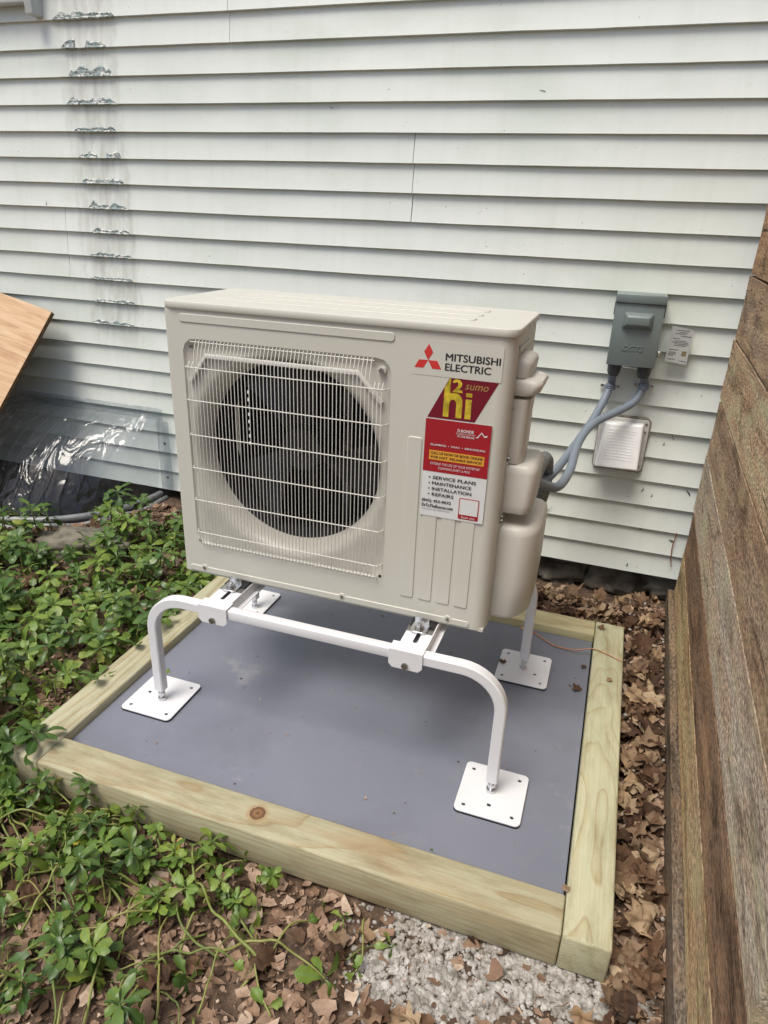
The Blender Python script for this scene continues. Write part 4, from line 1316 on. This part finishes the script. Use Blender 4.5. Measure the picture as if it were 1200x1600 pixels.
# ------------------------------------------------------------------ plants
def leaf_mesh(name, ln, wd, droop, fold, teeth, seed):
    rows = 8
    v, f = [], []
    for i in range(rows + 1):
        t = i / rows
        # obovate: narrow stalk, widest near two thirds
        w_ = wd * max(.06, (t / .68) ** 1.5 if t < .68 else math.sqrt(max(0, 1 - ((t - .68) / .36) ** 2)))
        if teeth and .45 < t < .98:
            w_ *= 1.10 if i % 2 else .84
        if i == rows: w_ = wd * .22
        zc = -droop * t * t * ln + .06 * ln * math.sin(t * PI) + .004 * mnoise.noise((t * 3, seed, 0))
        for s in (-1, -.5, 0, .5, 1):
            v.append((t * ln - (abs(s) * .05 * ln if teeth and i % 2 == 0 else 0), s * w_, zc + fold * abs(s) * w_ + .08 * w_ * math.sin(t * 9 + s * 3 + seed)))
    for i in range(rows):
        for j in range(4):
            f.append((i * 5 + j, (i + 1) * 5 + j, (i + 1) * 5 + j + 1, i * 5 + j + 1))
    me = bpy.data.meshes.new(name); me.from_pydata(v, [], f)
    me.polygons.foreach_set('use_smooth', [True] * len(me.polygons))
    return me
LV = {}
for key in ('dark', 'mid', 'light'):
    LV[key] = []
    for k in range(9):
        me = leaf_mesh('leaf', rnd.uniform(.026, .052), rnd.uniform(.008, .0135), rnd.uniform(.15, .6), rnd.uniform(.1, .5), k % 4 != 2, k * 3.3)
        me.materials.append(M['leaf_' + key])
        LV[key].append(me)

def stem_obj(path, r0, r1, n=6):
    k = len(path)
    mb = MB().tube(path, [r0 + (r1 - r0) * i / (k - 1) for i in range(k)], n)
    me = mb.mesh('stem'); me.materials.append(M['stem'])
    me.polygons.foreach_set('use_smooth', [True] * len(me.polygons))
    return me

def rosette(items, top, axis_, count, key, tilt0, tilt1, size, ph):
    q = Vector((0, 0, 1)).rotation_difference(axis_).to_matrix().to_4x4()
    for k in range(count):
        a = ph + 2.399 * k
        t = k / max(1, count - 1)
        tilt = tilt0 + (tilt1 - tilt0) * t
        mm = Matrix.Translation(top - axis_ * .006 * (1 - t)) @ q @ Matrix.Rotation(a + rnd.uniform(-.2, .2), 4, 'Z') @ Matrix.Rotation(-tilt + rnd.uniform(-.15, .15), 4, 'Y') @ Matrix.Rotation(rnd.uniform(-.3, .3), 4, 'X') @ Matrix.Scale(size * rnd.uniform(.8, 1.15), 4)
        items.append((rnd.choice(LV[key]), mm))

def make_upright(h, key, nleaf, lean):
    d = Vector((rnd.uniform(-1, 1) * lean, rnd.uniform(-1, 1) * lean, 1)).normalized()
    b_ = Vector((rnd.uniform(-.02, .02), rnd.uniform(-.02, .02), 0))
    path = [Vector((0, 0, -.01)), d * h * .4 + b_, d * h * .75 + b_ * .6, d * h]
    items = []
    ax = (path[-1] - path[-2]).normalized()
    rosette(items, path[-1], ax, nleaf, key, -.1, .85, 1.0, rnd.uniform(0, 6))
    if h > .06:
        rosette(items, path[-2], ax, max(2, nleaf // 2), key if rnd.random() < .6 else 'dark', -.35, .15, 1.08, rnd.uniform(0, 6))
    return stem_obj(path, .0026, .0018), items

def make_lying(ln, key, nleaf):
    a = rnd.uniform(-.5, .5)
    path = []
    for i in range(9):
        t = i / 8
        path.append(Vector((ln * t, .035 * math.sin(t * 3 + a * 3), .006 + rnd.uniform(.012, .05) * math.sin(PI * t) + (.02 * max(0, t - .8) / .2))))
    path = smooth_path(path, 3)
    items = []
    ax = ((path[-1] - path[-3]).normalized() + Vector((0, 0, .5))).normalized()
    rosette(items, path[-1], ax, nleaf, key, -.5, .5, 1.0, rnd.uniform(0, 6))
    return stem_obj(path, .0027, .0017), items

ups = {'dark': [make_upright(rnd.uniform(.06, .12), 'dark', rnd.randint(8, 12), .3) for _ in range(7)],
       'mid': [make_upright(rnd.uniform(.05, .11), 'mid', rnd.randint(7, 11), .4) for _ in range(6)],
       'light': [make_upright(rnd.uniform(.04, .09), 'light', rnd.randint(4, 7), .4) for _ in range(4)]}
lys = {'mid': [make_lying(rnd.uniform(.12, .26), 'mid', rnd.randint(3, 6)) for _ in range(6)],
       'light': [make_lying(rnd.uniform(.12, .28), 'light', rnd.randint(2, 5)) for _ in range(5)],
       'dark': [make_lying(rnd.uniform(.10, .18), 'dark', rnd.randint(4, 6)) for _ in range(4)]}

SPECS = []
def plant(proto, loc, rz, sc, label, group, rot=None):
    reach = max(q.co.x for q in proto[0].vertices) * sc + .03
    if reach > .09 and not rot:
        for k_ in range(24):
            if not any(blocked(loc[0] + math.cos(rz) * reach * f_, loc[1] + math.sin(rz) * reach * f_, -.01) for f_ in (.5, .75, 1)): break
            rz += .27
    e = Euler(rot if rot else (rnd.uniform(-.12, .12), rnd.uniform(-.12, .12), rz))
    SPECS.append((proto, Vector(loc), e, sc * rnd.choice((.8, .9, 1.0, 1.0, 1.12)), label, group))

def plant_thing(proto, loc, e, sc, label, group):
    sm_, items = proto
    root = bpy.data.objects.new('groundcover_plant', None)
    root.empty_display_size = .02
    COL.objects.link(root)
    root.location = loc
    root.rotation_euler = e
    root.scale = (sc, sc, sc)
    tag(root, label, 'plant', group)
    s = bpy.data.objects.new('stem', sm_); COL.objects.link(s); s.parent = root
    for me, mm in items:
        o = bpy.data.objects.new('leaf', me); COL.objects.link(o); o.parent = root
        o.matrix_local = mm

def in_view(p):
    d = p - cam.matrix_world.translation
    z = d.dot(fwd)
    if z <= 0: return None
    u, v_ = d.dot(right) / z * 1069.4 / 600, d.dot(up) / z * 1069.4 / 800
    return z if abs(u) < 1.06 and abs(v_) < 1.05 else None

def settle_plants():
    near, rest = [], []
    for sp in SPECS:
        z = in_view(sp[1] + Vector((0, 0, .05)))
        (near if z else rest).append((z or 99, sp))
    near.sort(key=lambda q: q[0] / q[1][3])
    rest += near[295:]
    for z, sp in near[:295]:
        plant_thing(*sp)
    mb, mi = MB(), []
    mats = []
    for z, (proto, loc, e, sc, la, gr) in rest:
        base = Matrix.Translation(loc) @ e.to_matrix().to_4x4() @ Matrix.Scale(sc, 4)
        for me, mm in [(proto[0], Matrix.Identity(4))] + list(proto[1]):
            k = me.materials[0]
            if k not in mats: mats.append(k)
            X = base @ mm
            mb.add([X @ q.co for q in me.vertices], [tuple(p.vertices) for p in me.polygons])
            mi += [mats.index(k)] * len(me.polygons)
    if not mb.v: return
    me = bpy.data.meshes.new('ground_cover'); me.from_pydata(mb.v, [], mb.f)
    for k in mats: me.materials.append(k)
    me.polygons.foreach_set('material_index', mi)
    me.polygons.foreach_set('use_smooth', [True] * len(me.polygons))
    tag(put(bpy.data.objects.new('ground_cover', me)), 'green pachysandra ground cover spreading on past the nearer plants', 'ground cover', None, 'stuff')

def blocked(x, y, pad=.0):
    if -.075 - pad < x < 1.35 + pad and -.70 - pad < y < .49 + pad: return True
    if well_q(x, y) < 1.25: return True
    if y > .80: return True
    return False

LAB_D = ('dark green pachysandra plant with a whorl of toothed leaves beside the frame', 'upright dark groundcover plants')
LAB_M = ('mid green pachysandra plant with a loose whorl of toothed leaves', 'upright mid green groundcover plants')
LAB_L = ('pale yellow-green young pachysandra sprout among the darker plants', 'pale groundcover sprouts')
LAB_R = ('pachysandra runner with a long pale stem lying across the leaf litter', 'trailing groundcover runners')
labs = {'dark': LAB_D, 'mid': LAB_M, 'light': LAB_L}
spots = []
def try_add(x, y, mind):
    for (a, c) in spots:
        if (a - x) ** 2 + (c - y) ** 2 < mind * mind: return False
    spots.append((x, y)); return True
cnt = 0
# dense bed on the left of the frame
tries = 0
while cnt < 350 and tries < 22000:
    tries += 1
    x, y = rnd.uniform(-1.15, -.09), rnd.uniform(-.95, .66)
    if blocked(x, y): continue
    if well_q(x, y) < 2.1 and rnd.random() < .8: continue
    if (x + .72) ** 2 + (y - .33) ** 2 < .016: continue
    # thinner towards the front
    if y < -.55 and rnd.random() < .25: continue
    if not try_add(x, y, .036): continue
    r_ = rnd.random()
    key = 'dark' if r_ < .32 else ('mid' if r_ < .78 else 'light')
    sc = rnd.uniform(.85, 1.25) * (1.1 if key == 'dark' else 1)
    plant(rnd.choice(ups[key]), (x, y, ground_z(x, y)), rnd.uniform(0, 6.28), sc, *labs[key])
    cnt += 1
# sparse bed in front of the frame
cnt = 0; tries = 0
while cnt < 185 and tries < 12000:
    tries += 1
    x, y = rnd.uniform(-.12, .86), rnd.uniform(-1.12, -.705)
    dens = .95 * (1 - sm(.25, .85, x)) + .05
    if rnd.random() > dens: continue
    if not try_add(x, y, .024): continue
    r_ = rnd.random()
    if rnd.random() < .6:
        key = 'mid' if r_ < .5 else ('light' if r_ < .8 else 'dark')
        plant(rnd.choice(lys[key]), (x, y, ground_z(x, y) + .004), rnd.uniform(0, 6.28), rnd.uniform(.8, 1.1), *LAB_R)
    else:
        key = 'dark' if r_ < .25 else ('mid' if r_ < .7 else 'light')
        plant(rnd.choice(ups[key]), (x, y, ground_z(x, y)), rnd.uniform(0, 6.28), rnd.uniform(.65, .95), *labs[key])
    cnt += 1
for x, y, rz in ((.80, -.93, 2.4), (.70, -.80, 1.2), (.86, -.80, .4), (.62, -.95, 2.9), (.90, -.72, 4.4), (.55, -.74, 5.2), (.42, -.73, 1.0), (.30, -.715, 2.0)):
    plant(rnd.choice(lys['mid'] + lys['light']), (x, y, ground_z(x, y) + .004), rz, rnd.uniform(.7, .9), *LAB_R)
# plants leaning over the left timber and its front corner
for x, y, k, sc in ((-.085, -.60, 'mid', 1.2), (-.070, -.655, 'dark', 1.1), (-.10, -.69, 'dark', 1.2), (-.075, -.54, 'light', 1.1), (-.08, -.48, 'mid', 1.1), (-.072, -.40, 'dark', 1.1), (-.09, -.31, 'mid', 1.1), (-.075, -.22, 'dark', 1.0), (-.08, -.1, 'mid', 1.0), (-.078, .02, 'dark', 1.0), (-.045, -.715, 'mid', 1.0), (.03, -.705, 'dark', .9), (.10, -.71, 'mid', 1.0), (.20, -.705, 'dark', 1.0), (.33, -.71, 'mid', .9), (-.02, -.70, 'dark', 1.1)):
    plant(rnd.choice(ups[k]), (x, y, ground_z(x, y)), 0, sc, *labs[k], rot=(rnd.uniform(-.1, .1), .35, 0) if y > -.69 else (-.3, 0, 0))
# single plant in the dark gap behind the frame
for x, y, k in ((.99, .66, 'mid'), (.90, .72, 'dark'), (.80, .68, 'dark'), (-.35, .70, 'dark'), (-.48, .74, 'mid'), (-.25, .62, 'dark'), (-.42, .60, 'dark')):
    plant(rnd.choice(ups[k]), (x, y, ground_z(x, y)), rnd.uniform(0, 6), 1.1, *labs[k])

settle_plants()

# ------------------------------------------------------------------ dry leaves
def dry_leaf(seed, size):
    rr = random.Random(seed)
    lobes = [(0, 1.0), (10, .80), (20, .50), (30, .62), (40, .78), (50, .95), (62, .66), (74, .46), (88, .58), (102, .70), (116, .60), (136, .36), (160, .40), (180, .14)]
    mul = rr.uniform(.3, .85)
    def lobe(a, r_):
        return (a, (mul * r_ + (1 - mul) * .6) * rr.uniform(.80, 1.12))
    up_ = [lobe(a, r_) for a, r_ in lobes]
    dn_ = [lobe(-a, r_) for a, r_ in reversed(lobes[1:-1])]
    ring = [(R(a), r_) for a, r_ in up_ + dn_]
    cx, cy = rr.uniform(-2.5, 5.5), rr.uniform(-4, 4)
    ph, tw_ = rr.uniform(0, 6), rr.uniform(-.7, .7)
    def lift(x, y):
        return (.15 * cx * y * y + .09 * cy * x * x + tw_ * x * y + .10 * math.sin(4 * x + ph) * abs(y) + .09 * math.sin(6 * y + ph * 2)
                + .20 * mnoise.noise((x * 2.4, y * 2.4, seed)) + .09 * mnoise.noise((x * 6, y * 6, seed)))
    v = [(0, 0, lift(0, 0))]
    fr5 = (.22, .45, .68, .86, 1.0)
    for fr_ in fr5:
        for a, r_ in ring:
            r2 = (r_ * fr_ + .6 * (1 - fr_)) * fr_
            x, y = r2 * math.cos(a), r2 * math.sin(a) * .92
            v.append((x, y, lift(x, y)))
    n_ = len(ring)
    f = [(0, 1 + i, 1 + (i + 1) % n_) for i in range(n_)]
    for k in range(len(fr5) - 1):
        f += [(1 + k * n_ + i, 1 + (k + 1) * n_ + i, 1 + (k + 1) * n_ + (i + 1) % n_, 1 + k * n_ + (i + 1) % n_) for i in range(n_)]
    zmin = min(q[2] for q in v)
    rr_x = rr.uniform(.9, 1.25)
    v = [(x * size * rr_x, y * size, (z - zmin) * size * 1.25) for x, y, z in v]
    me = bpy.data.meshes.new('dry_leaf'); me.from_pydata(v, [], f)
    me.polygons.foreach_set('use_smooth', [True] * len(me.polygons))
    me.materials.append(M['dry'])
    return me
DL = [dry_leaf(k, rnd.uniform(.030, .046)) for k in range(20)]
def lay(x, y, z, label, group, tilt=.5, sc=1.0, name='dry_leaf', cat='dry leaf', me=None):
    o = bpy.data.objects.new(name, me or rnd.choice(DL))
    COL.objects.link(o)
    o.location = (x, y, z)
    o.rotation_euler = (rnd.uniform(-tilt, tilt), rnd.uniform(-tilt, tilt), rnd.uniform(0, 6.28))
    o.scale = (sc,) * 3
    return tag(o, label, cat, group)
for k in range(195):
    t = rnd.random()
    y = -.98 + 1.5 * t
    xf = 1.4766 + SL * y - .030
    x = rnd.uniform(1.345, xf - .012)
    lay(x, y, ground_z(x, y) + rnd.uniform(.012, .042) * (1 if y > -.68 else .5), 'curled brown dry leaf lying between the timber frame and the plank wall', 'dry leaves beside the plank wall', .8, rnd.uniform(.75, 1.3))
for k in range(105):
    x, y = rnd.uniform(.95, 1.47), rnd.uniform(.49, .80)
    if rnd.random() > sm(.9, 1.15, x) + .25: continue
    lay(x, y, ground_z(x, y) + rnd.uniform(.005, .045) * (.5 + .5 * sm(1.0, 1.3, x)), 'crumpled brown dry leaf heaped between the back timber and the stone foundation', 'dry leaves behind the timber frame', .8, rnd.uniform(.7, 1.2))
for k in range(60):
    x, y = rnd.uniform(.0, 1.42), rnd.uniform(-1.05, -.74)
    if x > .95 and y > -.84 and rnd.random() < .85: continue
    lay(x, y, ground_z(x, y) + rnd.uniform(.01, .02), 'flat brown dry leaf lying in front of the timber frame', 'dry leaves in front of the timber frame', .3, rnd.uniform(.7, 1.1))
for k in range(26):
    x, y = rnd.uniform(-.8, -.1), rnd.uniform(-.8, .6)
    if blocked(x, y): continue
    lay(x, y, ground_z(x, y) + .02, 'brown dry leaf caught among the green plants left of the frame', 'dry leaves among the plants', .5, rnd.uniform(.8, 1.2))

# litter that nobody could count
def litter_mesh(spots_, smin, smax):
    v, f, tint = [], [], []
    for x, y, z in spots_:
        s = smin + (smax - smin) * rnd.random() ** 3.0
        e = Euler((rnd.gauss(0, .4), rnd.gauss(0, .4), rnd.uniform(0, 6.28))).to_matrix()
        k = rnd.randint(6, 9)
        base = len(v)
        w_ = rnd.uniform(.3, 1.0); bend = rnd.uniform(-.6, .6); fold = rnd.uniform(-.5, .7)
        tn = min(1, max(0, rnd.gauss(.5, .25)))
        v.append(tuple(e @ Vector((0, 0, 0)) + Vector((x, y, z)))); tint.append(tn * .85)
        for i in range(k):
            a = 2 * PI * (i + rnd.uniform(-.3, .3)) / k
            r_ = s * rnd.uniform(.45, 1.2)
            px, py = r_ * math.cos(a), r_ * math.sin(a) * w_
            v.append(tuple(e @ Vector((px, py, bend * px * px / s + fold * abs(py))) + Vector((x, y, z)))); tint.append(min(1, tn * rnd.uniform(.8, 1.15)))
        f += [(base, base + 1 + i, base + 1 + (i + 1) % k) for i in range(k)]
    me = bpy.data.meshes.new('leaf_litter'); me.from_pydata(v, [], f)
    me.polygons.foreach_set('use_smooth', [True] * len(me.polygons))
    me.attributes.new('tint', 'FLOAT', 'POINT').data.foreach_set('value', tint)
    return me
sp_ = []
while len(sp_) < 24000:
    x, y = rnd.uniform(-1.15, 1.45), rnd.uniform(-1.25, .82)
    if blocked(x, y, -.02): continue
    if .84 < x and -.84 < y < -.66 and rnd.random() < .8: continue
    sp_.append((x, y, ground_z(x, y) + rnd.uniform(.001, .014)))
for k in range(9000):
    x, y = rnd.uniform(-1.6, 1.44), rnd.uniform(-2.3, -1.2)
    sp_.append((x, y, ground_z(x, y) + rnd.uniform(.001, .014)))
tag(link_mesh('leaf_litter', litter_mesh(sp_, .003, .026), M['litter']), 'crumbled brown leaf litter covering the soil', 'leaf litter', None, 'stuff')
sp_ = []
while len(sp_) < 3600:
    if rnd.random() < .6:
        y = rnd.uniform(-1.05, .85); x = rnd.uniform(1.337, 1.46 + SL * y)
    else:
        x, y = rnd.uniform(.4, 1.5), rnd.uniform(.475, .82)
    h = .045 if x > 1.33 else .03
    sp_.append((x, y, ground_z(x, y) + rnd.uniform(.0, h * .5) * (.4 if y < -.7 else 1)))
tag(link_mesh('leaf_litter', litter_mesh(sp_, .004, .018), M['litter']), 'broken brown leaf litter packed in the gap by the plank wall', 'leaf litter', None, 'stuff')

mb = MB()
for k in range(230):
    x, y = rnd.uniform(-.7, 1.45), rnd.uniform(-1.15, .8)
    if blocked(x, y): continue
    z = ground_z(x, y) + rnd.uniform(.012, .022)
    a, l_ = rnd.uniform(0, 6.28), rnd.uniform(.02, .075)
    p0 = Vector((x, y, z)); d_ = Vector((math.cos(a), math.sin(a), rnd.uniform(-.1, .2)))
    mb.tube([p0, p0 + d_ * l_ * .5 + Vector((0, 0, rnd.uniform(0, .006))), p0 + d_ * l_ + Vector((rnd.uniform(-.01, .01), rnd.uniform(-.01, .01), 0))], [.0013, .0011, .0006], 5)
tag(mb.build('twigs', simple('dry_twig', (.20, .13, .08), .85, var=.5, vscale=30)), 'thin brown twigs and stalks scattered through the leaf litter', 'twigs', None, 'stuff')
# white gravel
ico = bmesh.new(); bmesh.ops.create_icosphere(ico, subdivisions=2, radius=1.0)
iv = np.array([q.co[:] for q in ico.verts]); fi = np.array([[q.index for q in fc_.verts] for fc_ in ico.faces]); ico.free()
rs = np.random.RandomState(4)
NV = len(iv)
def stone_shape():
    q = iv.copy()
    for _ in range(4):
        d_ = rs.randn(3); d_ /= np.linalg.norm(d_)
        h_ = q @ d_; cut = rs.uniform(.55, .85)
        q = q - np.outer(np.maximum(h_ - cut, 0), d_)
    return q
sv, sf, cntg = [], [], 0
while cntg < 4600:
    x, y = rnd.uniform(.84, 1.42), rnd.uniform(-.95, -.655)
    edge = .90 + .06 * mnoise.noise((y * 9, 1, 0)) + .35 * max(0, -.80 - y)
    if x < edge and rnd.random() < .93: continue
    lowy = -.845 + .05 * mnoise.noise((x * 8, 5, 0)) + .10 * sm(1.1, 1.3, x)
    if y < lowy and rnd.random() < .85: continue
    if mnoise.noise((x * 16, y * 16, 8)) > .25 and rnd.random() < .7: continue
    s = .0020 + .0048 * rnd.random() ** 1.5
    p = stone_shape() * s * np.array([1.2, 1, .75])
    a = rnd.uniform(0, 6.28)
    p = p @ np.array([[math.cos(a), math.sin(a), 0], [-math.sin(a), math.cos(a), 0], [0, 0, 1]])
    p += np.array([x, y, ground_z(x, y) + rnd.uniform(-.001, .006)])
    sv.append(p); sf.append(fi + cntg * NV); cntg += 1
for k in range(26):
    y = rnd.uniform(-.7, .85); x = rnd.uniform(1.34, 1.45 + SL * y); s = rnd.uniform(.003, .006)
    sv.append(stone_shape() * s + np.array([x, y, ground_z(x, y) + rnd.uniform(.01, .05)])); sf.append(fi + cntg * NV); cntg += 1
me = bpy.data.meshes.new('gravel'); me.from_pydata(np.concatenate(sv).tolist(), [], np.concatenate(sf).tolist())
tag(link_mesh('gravel', me, M['gravel']), 'small white gravel spread in front of the timber frame corner', 'gravel', None, 'stuff')

# ------------------------------------------------------------------ bits lying on the frame and the sheet
def bit(x, y, z, label, cat, sc, name='dry_leaf', me=None, tilt=.12):
    return lay(x, y, z, label, None, tilt, sc, name, cat, me)
bit(1.209, .107, DZ + .001, 'crumbled tan leaf clump on the grey sheet near the right timber', 'dry leaf', .62)
bit(1.225, .228, DZ + .001, 'small dark dry leaf on the grey sheet beside the copper wire', 'dry leaf', .4)
bit(.990, .150, DZ + .0095, 'brown dry leaf resting on the back foot plate of the stand', 'dry leaf', .55)
bit(1.298, .152, T + .002, 'small brown dry leaf on the top of the right timber', 'dry leaf', .45)
bit(1.262, .432, T + .002, 'reddish dry leaf scrap on the notched end of the right timber', 'dry leaf', .6)
bit(1.244, -.578, T + .002, 'pinkish leaf scrap in the joint of the front and right timbers', 'dry leaf', .35)
bit(.028, -.269, DZ + .004, 'green leaf fallen on the grey sheet outside the front foot plate', 'leaf', .75, 'green_leaf', LV['mid'][1])
bit(.085, -.235, DZ + .004, 'green leaf fallen on the grey sheet behind the bent leg', 'leaf', .7, 'green_leaf', LV['mid'][3])
bit(.858, -.502, DZ + .002, 'tiny green leaf lying on the open grey sheet', 'leaf', .3, 'green_leaf', LV['mid'][0])
bit(.975, -.590, T + .002, 'small green leaf on the inner edge of the front timber', 'leaf', .35, 'green_leaf', LV['dark'][0])
sp_ = []
for k in range(170):
    x, y = rnd.uniform(.06, 1.235), rnd.uniform(-.57, .36)
    sp_.append((x, y, DZ + .0015))
tag(link_mesh('debris', litter_mesh(sp_, .0010, .0065), M['litter']), 'tiny brown crumbs scattered over the grey sheet', 'debris', None, 'stuff')
